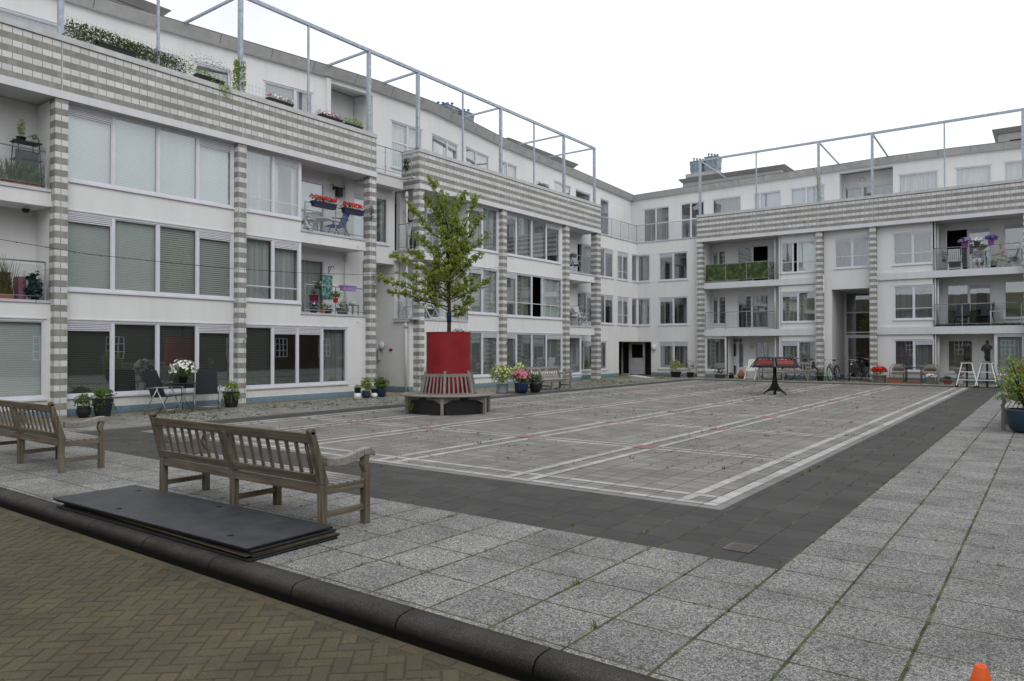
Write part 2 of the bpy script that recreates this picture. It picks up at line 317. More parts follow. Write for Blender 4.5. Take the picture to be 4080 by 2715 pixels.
    def build(s, name, mats, parent=None, bevel=0, tagv=None):
        me = bpy.data.meshes.new(name); off = WL.get(parent.name, Vector()) if parent else Vector()
        me.from_pydata([tuple(v-off) for v in s.v], [], s.f)
        for m in (mats if isinstance(mats, (list, tuple)) else [mats]): me.materials.append(M[m] if isinstance(m, str) else m)
        me.polygons.foreach_set('material_index', s.mi); me.polygons.foreach_set('use_smooth', s.sm); me.update()
        o = bpy.data.objects.new(name, me); COL.objects.link(o)
        if parent: o.parent = parent; WL[o.name] = off
        if bevel:
            b = o.modifiers.new('bevel', 'BEVEL'); b.width = bevel; b.segments = 2; b.limit_method = 'ANGLE'; b.angle_limit = R(40)
        if tagv: tag(o, *tagv)
        return o
WL = {}
def tag(o, label=None, cat=None, group=None, kind=None):
    if label: o['label'] = label
    if cat: o['category'] = cat
    if group: o['group'] = group
    if kind: o['kind'] = kind
    return o
def empty(name, loc, label=None, cat=None, group=None, rz=0, world=False):
    """Empty at a thing's base. world=True: parts are given in world coordinates"""
    o = bpy.data.objects.new(name, None); COL.objects.link(o); o.location = loc; o.rotation_euler = (0, 0, rz); o.empty_display_size = .2
    if world: WL[o.name] = Vector(loc)
    return tag(o, label, cat, group)
def kids(o): return [c for c in bpy.data.objects if c.parent == o]
def copy_tree(o, loc=None, rz=None, label=None, group=None, parent=None):
    c = o.copy(); COL.objects.link(c)
    if parent: c.parent = parent
    for ch in kids(o): copy_tree(ch, parent=c)
    if loc is not None: c.location = loc
    if rz is not None: c.rotation_euler = (0, 0, rz)
    if label: c['label'] = label
    if group: c['group'] = group
    return c

# ------------------------------------------------------------------ ground
def sheet(name, polys, mat, z=0., kind='structure', label=None):
    m = MB()
    for x0, x1, y0, y1 in polys: m.add([(x0, y0, z), (x1, y0, z), (x1, y1, z), (x0, y1, z)], [(0, 1, 2, 3)])
    return tag(m.build(name, mat), label, None, None, kind)
XC = [-2.97, -5.27, -7.58, -9.98, -12.07, -13.74]; YC = [7.40, 10.72, 13.95, 17.08, 20.13, 23.25, 26.4, 29.6, 33.5]
sheet('ground', [(-300, 300, -150, -2.0), (-300, -26, -2, 300), (9, 300, -2, 300), (-26, 9, 48, 300)], 'sand', -.16)
sheet('gravel_paving', [(-14.9-2.5, 9, 3.27, 5.40), (-1.6, 9, 5.40, 36.4), (-17.4, -14.9, 5.4, 36.4), (-14.9, -1.6, 35.3, 36.4)], 'gravel')
sheet('dark_paving', [(-14.9, -1.6, 5.40, 7.02), (-2.64, -1.6, 7.02, 34.0), (-14.9, -14.1, 7.02, 34.0), (-14.9, -1.6, 34.0, 35.3)], 'dark')
sheet('grey_paving', [(-13.97, -2.75, 7.15, 33.87)], 'paver')
sheet('border_paving', [(-14.1, -2.64, 7.02, 7.15), (-2.75, -2.64, 7.15, 34), (-14.1, -13.97, 7.15, 34), (-13.97, -2.75, 33.87, 34)], 'border')
sheet('moss_strip', [(-26, -17.4, 3.27, 48), (-17.4, 9, 36.4, 48), (-17.4, -17.39, 3.3, 3.31)], 'sand')
wl = []
xa, xb, ya, yb = -13.97, -2.75, 7.15, 33.87
def seg(lo, hi, cuts, g=.0):
    out = []; p = lo
    for a, b in cuts:
        if a > p: out.append((p, a))
        p = max(p, b)
    if p < hi: out.append((p, hi))
    return out
for i, x in enumerate(XC):
    for sgn in (-1, 1):
        lx = x+sgn*.165-.062; 
        for a, b in seg(ya, yb, []): wl.append((lx, lx+.124, a, b))
pk = []
for j, y in enumerate(YC):
    for sgn in (-1, 1):
        hy = .125 if 0 < j < len(YC)-1 else .19
        ly = y+sgn*hy-.05
        cuts = sorted([(x-.165*1-.062, x-.165+.062) for x in XC]+[(x+.165-.062, x+.165+.062) for x in XC])
        for a, b in seg(xa, xb, cuts): wl.append((a, b, ly, ly+.1))
for x in XC[1:-1]:
    for y in YC[1:-1]: pk.append((x-.165, x+.165, y-.17, y+.17))
sheet('white_paving_lines', wl, 'white', .004)
sheet('red_paving_squares', pk, 'pink', .008)
# manhole darker patches under doublets
m = MB(); prof = [(3.27, -.12), (3.27, 0), (3.20, .0), (3.145, -.006), (3.115, -.022), (3.10, -.05), (3.075, -.16)]
vs = []; n_ = 40; xs = [-26+i*(35/n_) for i in range(n_+1)]
for x in xs: vs += [(x, a, b) for a, b in prof]
k = len(prof); fs = [(i*k+j, i*k+j+1, (i+1)*k+j+1, (i+1)*k+j) for i in range(n_) for j in range(k-1)]
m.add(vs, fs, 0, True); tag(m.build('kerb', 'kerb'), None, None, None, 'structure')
# road of real herringbone bricks with raised edges
def road():
    m = MB(); bw, bl, g = .098, .196, .005; zt = -.12
    def brick(cx, cy, ang, l=bl, w_=bw, slope=0):
        c, s_ = math.cos(ang), math.sin(ang); hl, hw = l/2-g/2, w_/2-g/2; dz = rnd.uniform(-.0015, .0015); b = .006
        def q(x, y, z): return (cx+x*c-y*s_, cy+x*s_+y*c, zt+z+dz)
        vs = [q(-hl, -hw, -.008), q(hl, -hw, -.008), q(hl, hw, -.008), q(-hl, hw, -.008), q(-hl+b, -hw+b, 0), q(hl-b, -hw+b, 0), q(hl-b, hw-b, 0), q(-hl+b, hw-b, 0)]
        m.add(vs, [(4, 5, 6, 7), (0, 1, 5, 4), (1, 2, 6, 5), (2, 3, 7, 6), (3, 0, 4, 7)], rnd.choice((0, 0, 0, 1, 2)))
    # soldier strip by the kerb, laid lengthwise
    x = -14.
    while x < 2.4:
        brick(x+bl/2, 3.075-bw/2-.004, 0); x += bl
    a0 = R(42); ca, sa = math.cos(a0), math.sin(a0); top = 3.075-bw-.008
    for i in range(-170, 170):
        for j in range(-90, 90):
            # herringbone unit: horizontal brick and vertical brick
            ux, uy = (i*bw + j*bw*2-0), (i*bw - j*bw*2*0)
            hx, hy = i*bw+j*2*bl/1., i*bw
            for (lx, ly, rot) in ((hx+bl/2, hy+bw/2, 0), (hx-bw/2+0, hy+bl/2, math.pi/2)):
                wx, wy = lx*ca-ly*sa-4.2, lx*sa+ly*ca+1.0
                if -14 < wx < 2.2 and .2 < wy < top-.02:
                    # clip the bricks that would run under the strip: shorten by skipping
                    ext = abs(math.sin(a0+rot))*bl/2+abs(math.cos(a0+rot))*bw/2
                    if wy+ext < top+.075: brick(wx, wy, a0+rot)
    t = NT('road_joint_sand'); p = t.pos(); n = t.noise(p, 60, 4); t.col(t.ramp(n, [(.3, (.045, .036, .022)), (.7, (.095, .078, .05))])); t.rough(.95); jm = t.m
    ms = []
    for nm, c in (('road_brick_brown', (.084, .070, .042)), ('road_brick_grey', (.074, .064, .042)), ('road_brick_tan', (.090, .073, .042))):
        t = NT(nm); p = t.pos(); f = t.noise(p, 210, 3, .8); b = t.noise(p, 2.2, 4); fl = t.ramp(f, [(.25, .5), (.5, 1.0), (.62, 1.7), (.72, 4.0)])
        cc = t.mix(1.0, c, fl, 'MULTIPLY'); t.col(t.mix(1.0, cc, t.ramp(b, [(.3, .78), (.7, 1.15)]), 'MULTIPLY')); t.rough(.85); t.bump(f, .6, .004); ms.append(t.m)
    return tag(m.build('road', ms), None, None, None, 'structure'), jm
_, jm = road()
sheet('road_bed', [(-26, 9, -2, 3.08)], jm, -.1265)

# ------------------------------------------------------------------ windows, railings
def window(F, s0, s1, z0, z1, panes, parent, d=0., sill=True, fr='frame', room=True, name='window', transom=None, low=None, lt=False):
    """panes: list of (right edge, inside kind, vent at the top)"""
    g = .05; m = MB(); gl = MB(); dd0, dd1 = d-.075, d-.005
    m.fbox(F, s0, s1, dd0, dd1, z1-g, z1); m.fbox(F, s0, s1, dd0, dd1, z0, z0+g)
    m.fbox(F, s0, s0+g, dd0, dd1, z0+g, z1-g); m.fbox(F, s1-g, s1, dd0, dd1, z0+g, z1-g)
    if sill: m.fbox(F, s0-.03, s1+.03, d-.075, d+.045, z0-.045, z0-.001); m.fbox(F, s0-.02, s1+.02, d-.002, d+.02, z1+.001, z1+.03)
    a = s0+g; ins = {}
    tr = transom
    for i, (b, kind, vent) in enumerate(panes):
        last = i == len(panes)-1; e = s1-g if last else b-.03
        zt = z1-g
        if not last: m.fbox(F, b-.03, b+.03, dd0, dd1-.004, z0+g, z1-g)
        if vent:
            vz = zt-.17
            for k in range(4): m.fbox(F, a, e, dd1-.035, dd1-.010, vz+.0425*k+.013, vz+.0425*(k+1))
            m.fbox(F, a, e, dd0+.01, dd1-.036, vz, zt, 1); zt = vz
        # sash profile
        q = .025
        if kind != 'X':
            for (u0, u1, w0, w1) in ((a, e, zt-q, zt), (a, e, z0+g, z0+g+q), (a, a+q, z0+g+q, zt-q), (e-q, e, z0+g+q, zt-q)): m.fbox(F, u0, u1, dd0+.015, dd1-.02, w0, w1)
            gl.fbox(F, a+q, e-q, d-.052, d-.046, z0+g+q, zt-q)
        if tr and not vent: m.fbox(F, a, e, dd0+.012, dd1-.006, tr-.03, tr+.03)
        if low: m.fbox(F, a, e, dd0+.012, dd1-.03, low-.014, low+.014)
        key = kind
        if key in 'CNTP':
            c = ins.setdefault(key, MB()); n = max(10, int((e-a)*34)); P = F.P; vs = []
            u0, u1 = a, e
            for q2 in range(n+1):
                t_ = u0+(u1-u0)*q2/n; dep = d-.20+.022*math.sin(t_*47)+.012*math.sin(t_*83+i)
                vs += [P(t_, dep, z0+.03), P(t_, dep, zt)]
            c.add(vs, [(2*k, 2*k+2, 2*k+3, 2*k+1) for k in range(n)], 0, True)
        elif key in 'ct':      # curtains drawn to the sides
            mk = 'C' if key == 'c' else 'T'; c = ins.setdefault(mk, MB()); P = F.P; wd = (e-a)*.3
            for u0, u1 in ((a, a+wd), (e-wd*.6, e)):
                vs = []
                for q2 in range(11):
                    t_ = u0+(u1-u0)*q2/10; dep = d-.20+.03*math.sin(t_*70); vs += [P(t_, dep, z0+.03), P(t_, dep, zt)]
                c.add(vs, [(2*k, 2*k+2, 2*k+3, 2*k+1) for k in range(10)], 0, True)
        elif key in 'BGVROW':
            mk = {'R': 'Rr'}.get(key, key); c = ins.setdefault(mk, MB()); c.fbox(F, a+.005, e-.005, d-.13, d-.12, z0+.05+(.0 if key != 'R' else .0), zt+.01)
        a = b+.03
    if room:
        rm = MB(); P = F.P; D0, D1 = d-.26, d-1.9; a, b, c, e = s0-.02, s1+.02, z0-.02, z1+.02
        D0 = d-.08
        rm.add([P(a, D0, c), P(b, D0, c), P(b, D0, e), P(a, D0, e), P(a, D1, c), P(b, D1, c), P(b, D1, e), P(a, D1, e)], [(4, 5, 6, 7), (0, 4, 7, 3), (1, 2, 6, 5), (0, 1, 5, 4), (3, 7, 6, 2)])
    o = m.build(name, [fr, 'ventdark'], parent)
    if gl.v: gl.build('pane', 'glass', o)
    nm = {'C': 'curtain', 'N': 'curtain', 'T': 'curtain', 'P': 'curtain', 'Rr': 'roller_blind', 'O': 'roller_blind', 'B': 'blind', 'G': 'blind', 'V': 'blind', 'W': 'blind'}
    for k2, c in ins.items(): c.build(nm[k2], k2, o)
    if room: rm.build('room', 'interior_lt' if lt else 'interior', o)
    return o
def H(s0, s1, z0, z1): return (s0, s1, z0, z1)
def railing(pts, z0, z1, parent, posts=1, glass_=True, r=.019, lab=None, bottom=True):
    """pts: polyline in plan; rail on top, low rail, posts, glass sheets on clips"""
    m = MB(); g = MB(); pts = [Vector((*p, 0)) for p in pts]; up = Vector((0, 0, 1))
    m.tube([p+up*z1 for p in pts], r, 8)
    if bottom: m.tube([p+up*(z0+.10) for p in pts], r*.55, 6)
    for i, (a, b) in enumerate(zip(pts, pts[1:])):
        L_ = (b-a).length; n = max(1, round(L_/1.05)) if posts else 1; dr = (b-a).normalized(); nn = Vector((dr.y, -dr.x, 0))
        for k in range(n+1):
            if k == n and i < len(pts)-2: continue
            p = a+(b-a)*k/n; m.bar(p+up*z0, p+up*(z1-.01), .032, .014, up=nn)
            for zz in (.25, .8): m.bar(p+up*(z0+(z1-z0)*zz)-dr*.06, p+up*(z0+(z1-z0)*zz)+dr*.06, .022, .012, up=up)
        if glass_:
            for k in range(n):
                p = a+(b-a)*(k+.5)/n; g.obox(p+up*((z0+z1)/2+.02)-nn*.03, dr, nn, up, L_/n/2-.05, .004, (z1-z0)/2-.09)
    o = m.build('railing', 'rail', parent)
    if glass_ and g.v: g.build('glass_panel', 'railglass', o)
    return o

# ------------------------------------------------------------------ LEFT WING
left = empty('apartment_building', (-18.1, 18, 0), 'long white apartment wing along the left side of the courtyard with striped block columns', 'apartment building', 'white apartment wings round the courtyard', world=True)
CZ = (-.05, 7.27)
cols = [(7.10, 7.37), (11.71, 11.975), (16.56, 16.85), (18.91, 19.17), (23.80, 24.10), (28.65, 28.95), (31.50, 31.87)]
for a, b in cols:
    MB().fbox(LF, a, b, -.30 if a not in (18.91, 31.50) else -.34, 0, *CZ).build('column', 'striped', left)
wl_ = MB(); pl = MB(); bs = MB()
def spandrel(F, s0, s1, floors, plinth=True, D=0., top=7.3):
    """front wall of a bay with its holes"""
    wl_.wall(F, s0, s1, .2, top, D-.22, D, floors)
    if plinth: pl.fbox(F, s0, s1, D-.20, D+.012, -.1, .2)
k1 = 1/1.011
# bay 0 (left of the first column)
b0 = (2*k1, 7.10*k1)
wl_.wall(LW, b0[0], b0[1], .2, 2.60, -.22, 0, [H(4.2, 6.93, .45, 2.24)]); pl.fbox(LW, *b0, -.2, .012, -.1, .2)
# bay A
A0, A1 = 7.37*k1, 11.71*k1
spandrel(LW, A0, A1, [H(A0+.02, A1-.02, .47, 2.24), H(A0+.02, A1-.02, 2.93, 4.75), H(A0+.02, A1-.02, 5.44, 7.2)])
# bay B
B0, B1, B2 = 11.975*k1, 13.83, 16.56*k1
spandrel(LW, B0, B1, [H(B0+.02, B1, .47, 2.24), H(B0+.02, B1-.04, 2.93, 4.75), H(B0+.02, B1-.04, 5.44, 7.2)])
wl_.wall(LW, B1, B2, .2, 2.60, -.22, 0, [H(B1, 15.62, .47, 2.24)]); pl.fbox(LW, B1, B2, -.2, .012, -.1, .2)
# slabs of the balcony recesses: white face, grey gutter
gut = MB(); slab = MB()
def bslab(F, s0, s1, z0, z1, D0, D1, gz=.075):
    slab.fbox(F, s0, s1, D0, D1, z0, z1); gut.fbox(F, s0-.02, s1-.01, D0, D1+.03, z1+.001, z1+gz)
for (s0, s1) in ((b0[0], b0[1]), (B1, B2)):
    bslab(LW, s0, s1, 4.77, 5.09, -.86, 0)
    slab.fbox(LW, s0, s1, -.86, -.221, 2.3, 2.60); gut.fbox(LW, s0-.02, s1-.01, -.86, .03, 2.601, 2.66)
# recess side walls
wl_.fbox(LF, 7.12, 7.34, -1.05, -.301, 0, 7.27)
wl_.fbox(LW, A1-.02, B0+.0, -.9, -.23, 0, 7.3); wl_.fbox(LW, 13.80, 13.86, -.87, -.221, 2.66, 7.27)
# back wall of recesses: runs past column 3 into the gap between the blocks
wl_.wall(LB, 2, 7.12, 2.3, 7.3, -.2, 0, [H(4.0, 5.9, 5.2, 6.95)])
wl_.wall(LB, 13.3, 18.72, 4.6, 7.35, -.2, 0, [H(14.5, 15.58, 5.17, 6.98), H(16.75, 18.40, 5.28, 6.96)])
wl_.wall(LB, 13.3, 16.66, 2.3, 4.6, -.2, 0, [H(14.5, 15.58, 2.67, 4.47)])
wl_.wall(LB, 16.66, 17.2, 2.3, 4.6, -.2, 0)
# gap: passage with dark back, block 2 side wall
wl_.wall(W0, -24.0, -19.15, .2, 4.75, -18.92, -18.72)          # faces -Y (towards the camera)
pl.fbox(W0, -24.0, -19.15, -18.9, -18.705, -.1, .2)
wl_.wall(W0, -19.15, -18.40, .2, 2.53, -18.92, -18.72); pl.fbox(W0, -19.15, -18.40, -18.9, -18.705, -.1, .2)
slab.fbox(W0, -19.14, -18.35, -18.91, -18.62, 2.531, 2.60); slab.fbox(W0, -19.14, -18.38, -18.91, -18.66, 4.75, 5.03)
gut.fbox(W0, -19.14, -18.15, -18.9, -18.60, 2.601, 2.66); gut.fbox(W0, -19.14, -18.15, -18.9, -18.60, 5.031, 5.09)
wl_.fbox(LF, 16.3, 16.55, -6, -1.06, 0, 2.3)
wl_.fbox(LF, 17.2, 18.72, -6, -5.8, 0, 4.75); slab.fbox(LF, 16.3, 18.71, -5.8, -1.06, 4.62, 4.749)
# block 2, bay C: corner recess and window
wl_.wall(LW, 19.17*k1, 23.80*k1, .2, 2.58, -.22, 0, [H(21.62, 23.5, .47, 2.24)]); pl.fbox(LW, 19.17*k1, 23.80*k1, -.2, .012, -.1, .2)
wl_.wall(LW, 21.58, 23.80*k1, 2.58, 7.3, -.22, 0, [H(21.62, 23.5, 2.93, 4.75), H(21.62, 23.5, 5.44, 7.2)])
wl_.fbox(LW, 21.58, 21.70, -.86, -.221, 2.6, 7.27)
bslab(LW, 18.95, 21.58, 4.77, 5.09, -.86, 0); slab.fbox(LW, 19.2, 21.58, -.86, -.221, 2.3, 2.58); gut.fbox(LW, 18.95, 21.58, -.86, .03, 2.581, 2.64)
wl_.wall(LB, 19.0, 22.6, 2.3, 7.3, -.2, 0, [H(19.6, 21.2, 2.67, 4.6), H(19.6, 21.2, 5.15, 7.05)])
# bay D
D0_, D1_ = 24.10*k1, 28.65*k1
spandrel(LW, D0_, D1_, [H(D0_+.02, D1_-.02, .47, 2.22), H(D0_+.02, D1_-.02, 2.90, 4.73), H(D0_+.02, D1_-.2, 5.44, 7.2)])
# bay E and the inner wall running to the corner
IZ = 7.56
wl_.wall(LB, 28.7, 37.95, .2, IZ, -.25, 0, [H(31.4, 32.9, .42, 1.92), H(31.35, 33.3, 2.86, 4.40), H(31.35, 33.3, 5.30, 6.86), H(33.35, 34.35, .42, 1.92), H(33.45, 35.1, 2.86, 4.40), H(33.45, 35.1, 5.34, 6.88), H(35.55, 36.85, 2.86, 4.40), H(35.55, 36.85, 5.34, 6.88), H(37.25, 37.96, 2.86, 4.40), H(37.25, 37.96, 5.34, 6.88), H(35.7, 37.96, -.2, 1.93)])
pl.fbox(LB, 28.7, 35.7, -.2, .012, -.1, .2)
wl_.wall(LW, 28.95*k1, 30.0, .2, 2.2, -.22, 0, [H(28.97*k1, 29.98, .36, 2.12)]); pl.fbox(LW, 28.95*k1, 30.0, -.2, .012, -.1, .2); wl_.fbox(LW, 29.95, 30.0, -.84, -.221, .2, 2.2)
wl_.fbox(LW, 28.66*k1, 28.95*k1, -.84, -.26, 0, 7.27)
bslab(LW, 28.95*k1, 31.5*k1, 4.77, 5.09, -.84, .05); bslab(LW, 28.95*k1, 31.5*k1, 2.2, 2.56, -.84, .05)
gut.fbox(LB, 31.9, 37.95, -.25, .04, IZ+.001, IZ+.07)
# fascia, lintel, coping, terrace slab
fas = MB(); fas.fbox(LF, 1, 16.85, -.24, 0, 7.45, 8.58); fas.fbox(LF, 18.91, 31.87, -.24, 0, 7.45, 8.58); fas.fbox(LF, 18.91, 19.15, -.9, -.241, 7.30, 8.58); fas.fbox(LF, 16.6, 16.85, -3.2, -.241, 7.6, 8.3)
fas.fbox(LF, 31.62, 31.87, -.95, -.241, 7.45, 8.58)
fas.build('striped_parapet', 'striped', left)
for (a, b) in ((1, 16.87), (18.89, 31.89)):
    cp = MB(); n = round((b-a)/2.35)
    for i in range(n): cp.fbox(LF, a+(b-a)*i/n+.003, a+(b-a)*(i+1)/n-.003, -.28, .035, 8.581, 8.715)
    if a > 2: cp.fbox(LF, 18.89, 19.17, -.93, -.281, 8.581, 8.715)
    cp.build('coping', 'coping', left)
for (a, b) in ((1, 16.86), (18.90, 31.88)):
    li = MB(); n = round((b-a)/2.35)
    for i in range(n): li.fbox(LF, a+(b-a)*i/n+.002, a+(b-a)*(i+1)/n-.002, -.27, .03, 7.271, 7.449)
    li.build('lintel_beam', 'band', left)
sf = MB(); sf.fbox(LF, 1, 16.84, -4, -.271, 7.31, 7.44); sf.fbox(LF, 16.84, 18.62, -4, -.52, 7.24, 7.60); sf.fbox(LF, 18.92, 31.86, -4, -.271, 7.31, 7.44); sf.fbox(LF, 31.86, 43, -4, -1.06, 7.3, 7.50); sf.build_each('terrace_slab', 'soffit', left)
gut.fbox(LF, 16.85, 18.64, -.6, -.49, 7.601, 7.66); gut.fbox(W0, -18.62, -18.12, -18.75, -18.6, 7.601, 7.66)
# upper storey, set back and gently bowed
LWp = [(2, -22.5), (7.2, -22.0), (10.2, -21.7), (13.9, -21.05), (16.9, -20.52), (18.7, -20.28), (21.8, -20.22), (24.1, -20.55), (27.26, -21.0), (38.1, -21.75), (43.0, -22.09)]
def seg_frames(poly, far=False):
    out = []
    for (a, p), (b, q) in zip(poly, poly[1:]):
        if far: o = Vector((a, p, 0)); e = Vector((b, q, 0)); u = (e-o); n = Vector((u.y, -u.x, 0)).normalized()
        else: o = Vector((p, a, 0)); e = Vector((q, b, 0)); u = (e-o); n = Vector((u.y, -u.x, 0)).normalized()
        us = u/(b-a); out.append((a, b, Fr(o-us*a, us, n)))
    return out
up_w = [(6.8, 9.6, 9.45, 10.47, [(9.6, 'C', 0)]), (10.74, 11.83, 9.45, 10.5, [(11.83, 'N', 0)]), (12.3, 13.4, 9.45, 10.46, [(13.4, 'N', 0)]), (14.48, 16.25, 9.45, 10.45, [(15.6, 'Rr', 0), (16.25, 'N', 0)]),
        (19.6, 21.3, 8.5, 10.3, [(20.5, 'C', 0), (21.3, 'C', 0)]), (21.84, 23.8, 9.45, 10.3, [(23.0, 'C', 0), (23.8, 'C', 0)]), (24.4, 26.42, 9.45, 10.4, [(25.3, 'N', 0), (26.42, 'N', 0)]),
        (27.3, 28.92, 9.45, 10.48, [(28.1, 'C', 0), (28.92, 'C', 0)]), (32.66, 34.54, 9.45, 10.53, [(33.9, 'N', 0), (34.54, 'N', 0)]), (35.1, 37.0, 9.45, 10.53, [(37.0, 't', 0)]), (38.3, 39.5, 7.6, 10.56, [(39.5, 't', 0)])]
def upper(poly, wins, parent, far, ztop=11.15, niche=None):
    wm = MB()
    for a, b, F in seg_frames(poly, far):
        hs_ = []
        for (s0, s1, z0, z1, pn) in wins:
            if a-.001 <= (s0+s1)/2 < b:
                s0c, s1c = max(s0, a+.02), min(s1, b-.02); hs_.append(H(s0c, s1c, z0, z1))
                pn2 = [(min(q, s1c), {'Rr': 'R'}.get(k_, k_), v_) for q, k_, v_ in pn]
                big = z1-z0 > 1.5
                window(F, s0c, s1c, z0, z1, pn2, parent, sill=True, transom=(9.5 if big else None), lt=True)
        if niche and a-.001 <= niche[0] and niche[1] <= b+.001: hs_.append(H(niche[0]+.0, niche[1]-.0, 7.4, niche[2]))
        wm.wall(F, a, b, 7.44, ztop, -.22, 0, hs_)
    return wm
um = upper(LWp, up_w, left, False, niche=(16.9, 18.7, 10.98))
# niche in the bow of the left wing
NF = Fr((-21.35, 0, 0), (0, 1, 0), (1, 0, 0)); um.wall(NF, 16.6, 18.7, 7.44, 11.1, -.2, 0, [H(16.7, 18.3, 8.6, 10.2)])
um.box(-21.4, -20.45, 16.70, 16.88, 7.45, 11.1); um.box(-21.4, -20.36, 18.72, 18.9, 7.45, 11.1); um.build('upper_wall', 'plaster', left)
window(NF, 16.7, 18.3, 8.6, 10.2, [(17.7, 'N', 0), (18.3, 'D', 0)], left, lt=True)
def roof(poly, parent, far, back, zt=11.42, zb=11.15, ov=.28, name='roof'):
    f = MB(); sfm = MB(); e = MB()
    fr_ = seg_frames(poly, far); P = []
    for i, (a, b, F) in enumerate(fr_):
        P.append(F.P(a, 0, 0)); 
    P.append(fr_[-1][2].P(fr_[-1][1], 0, 0)); N = [F.n for _, _, F in fr_]
    out_t, out_b, inn = [], [], []
    for i, p in enumerate(P):
        n = (N[max(0, i-1)]+N[min(i, len(N)-1)]).normalized(); out_t.append(p+n*(ov+.06)); out_b.append(p+n*(ov-.14)); inn.append(p-n*back)
    zz = Vector((0, 0, 1))
    for i in range(len(P)-1):
        f.add([out_b[i]+zz*zb, out_b[i+1]+zz*zb, out_t[i+1]+zz*zt, out_t[i]+zz*zt], [(0, 1, 2, 3)])
        sfm.add([out_b[i]+zz*zb, out_b[i+1]+zz*zb, inn[i+1]+zz*zb, inn[i]+zz*zb], [(0, 1, 2, 3)])
        e.hexa([out_t[i]+zz*(zt+.001), out_t[i+1]+zz*(zt+.001), inn[i+1]+zz*(zt+.001), inn[i]+zz*(zt+.001), out_t[i]+zz*(zt+.035), out_t[i+1]+zz*(zt+.035), inn[i+1]+zz*(zt+.035), inn[i]+zz*(zt+.035)])
        # panel joints
        L_ = (out_t[i+1]-out_t[i]).length; n = max(1, int(L_/1.25)); dr = (out_t[i+1]-out_t[i]).normalized()
        for k in range(n):
            t_ = (k+.5)/n; a_ = out_b[i].lerp(out_b[i+1], t_)+zz*(zb+.003)+N[i]*.004; b_ = out_t[i].lerp(out_t[i+1], t_)+zz*(zt-.003)+N[i]*.006
            e.bar(a_, b_, .012, .006, up=N[i])
    r = f.build(name, 'roofgrey', parent); sfm.build('eaves', 'soffit', r); e.build('roof_edge', 'roofdark', r); return r
roof(LWp, left, False, 5)
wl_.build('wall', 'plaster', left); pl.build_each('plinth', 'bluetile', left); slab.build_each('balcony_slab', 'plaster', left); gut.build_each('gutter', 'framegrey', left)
bw_ = MB()
# windows of the left wing
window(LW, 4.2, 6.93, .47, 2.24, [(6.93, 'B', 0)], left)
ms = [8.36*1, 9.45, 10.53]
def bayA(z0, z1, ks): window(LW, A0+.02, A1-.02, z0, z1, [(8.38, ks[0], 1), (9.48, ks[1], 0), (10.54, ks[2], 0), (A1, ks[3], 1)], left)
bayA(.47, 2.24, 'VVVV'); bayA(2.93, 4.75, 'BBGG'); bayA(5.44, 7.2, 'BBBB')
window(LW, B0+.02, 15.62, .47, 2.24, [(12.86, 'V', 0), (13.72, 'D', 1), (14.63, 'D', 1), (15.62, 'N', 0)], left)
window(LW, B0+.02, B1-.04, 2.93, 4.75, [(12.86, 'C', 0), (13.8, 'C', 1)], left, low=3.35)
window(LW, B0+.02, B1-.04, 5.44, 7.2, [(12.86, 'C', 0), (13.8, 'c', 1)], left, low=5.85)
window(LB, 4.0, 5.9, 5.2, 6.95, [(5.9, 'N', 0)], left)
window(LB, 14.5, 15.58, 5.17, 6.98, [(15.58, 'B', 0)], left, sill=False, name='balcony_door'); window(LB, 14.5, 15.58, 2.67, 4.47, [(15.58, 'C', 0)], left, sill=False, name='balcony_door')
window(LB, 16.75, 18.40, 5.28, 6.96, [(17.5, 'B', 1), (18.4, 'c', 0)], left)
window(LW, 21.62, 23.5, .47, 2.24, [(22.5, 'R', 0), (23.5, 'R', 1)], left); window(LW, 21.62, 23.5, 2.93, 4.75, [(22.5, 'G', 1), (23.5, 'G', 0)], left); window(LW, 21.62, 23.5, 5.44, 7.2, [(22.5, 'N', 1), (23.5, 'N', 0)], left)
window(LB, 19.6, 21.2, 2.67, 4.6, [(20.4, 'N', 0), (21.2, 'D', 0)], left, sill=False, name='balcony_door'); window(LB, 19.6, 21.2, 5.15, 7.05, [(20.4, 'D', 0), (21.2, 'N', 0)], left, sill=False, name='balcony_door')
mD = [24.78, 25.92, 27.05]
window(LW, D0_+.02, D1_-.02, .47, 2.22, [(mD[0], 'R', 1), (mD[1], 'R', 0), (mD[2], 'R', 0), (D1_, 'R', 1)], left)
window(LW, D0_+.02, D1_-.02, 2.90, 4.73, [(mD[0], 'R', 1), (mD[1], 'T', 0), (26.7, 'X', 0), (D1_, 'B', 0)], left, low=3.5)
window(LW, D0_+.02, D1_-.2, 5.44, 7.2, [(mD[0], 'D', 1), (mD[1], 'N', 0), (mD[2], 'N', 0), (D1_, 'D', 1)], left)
window(LW, 28.97*k1, 29.98, .36, 2.12, [(29.98, 'D', 0)], left)
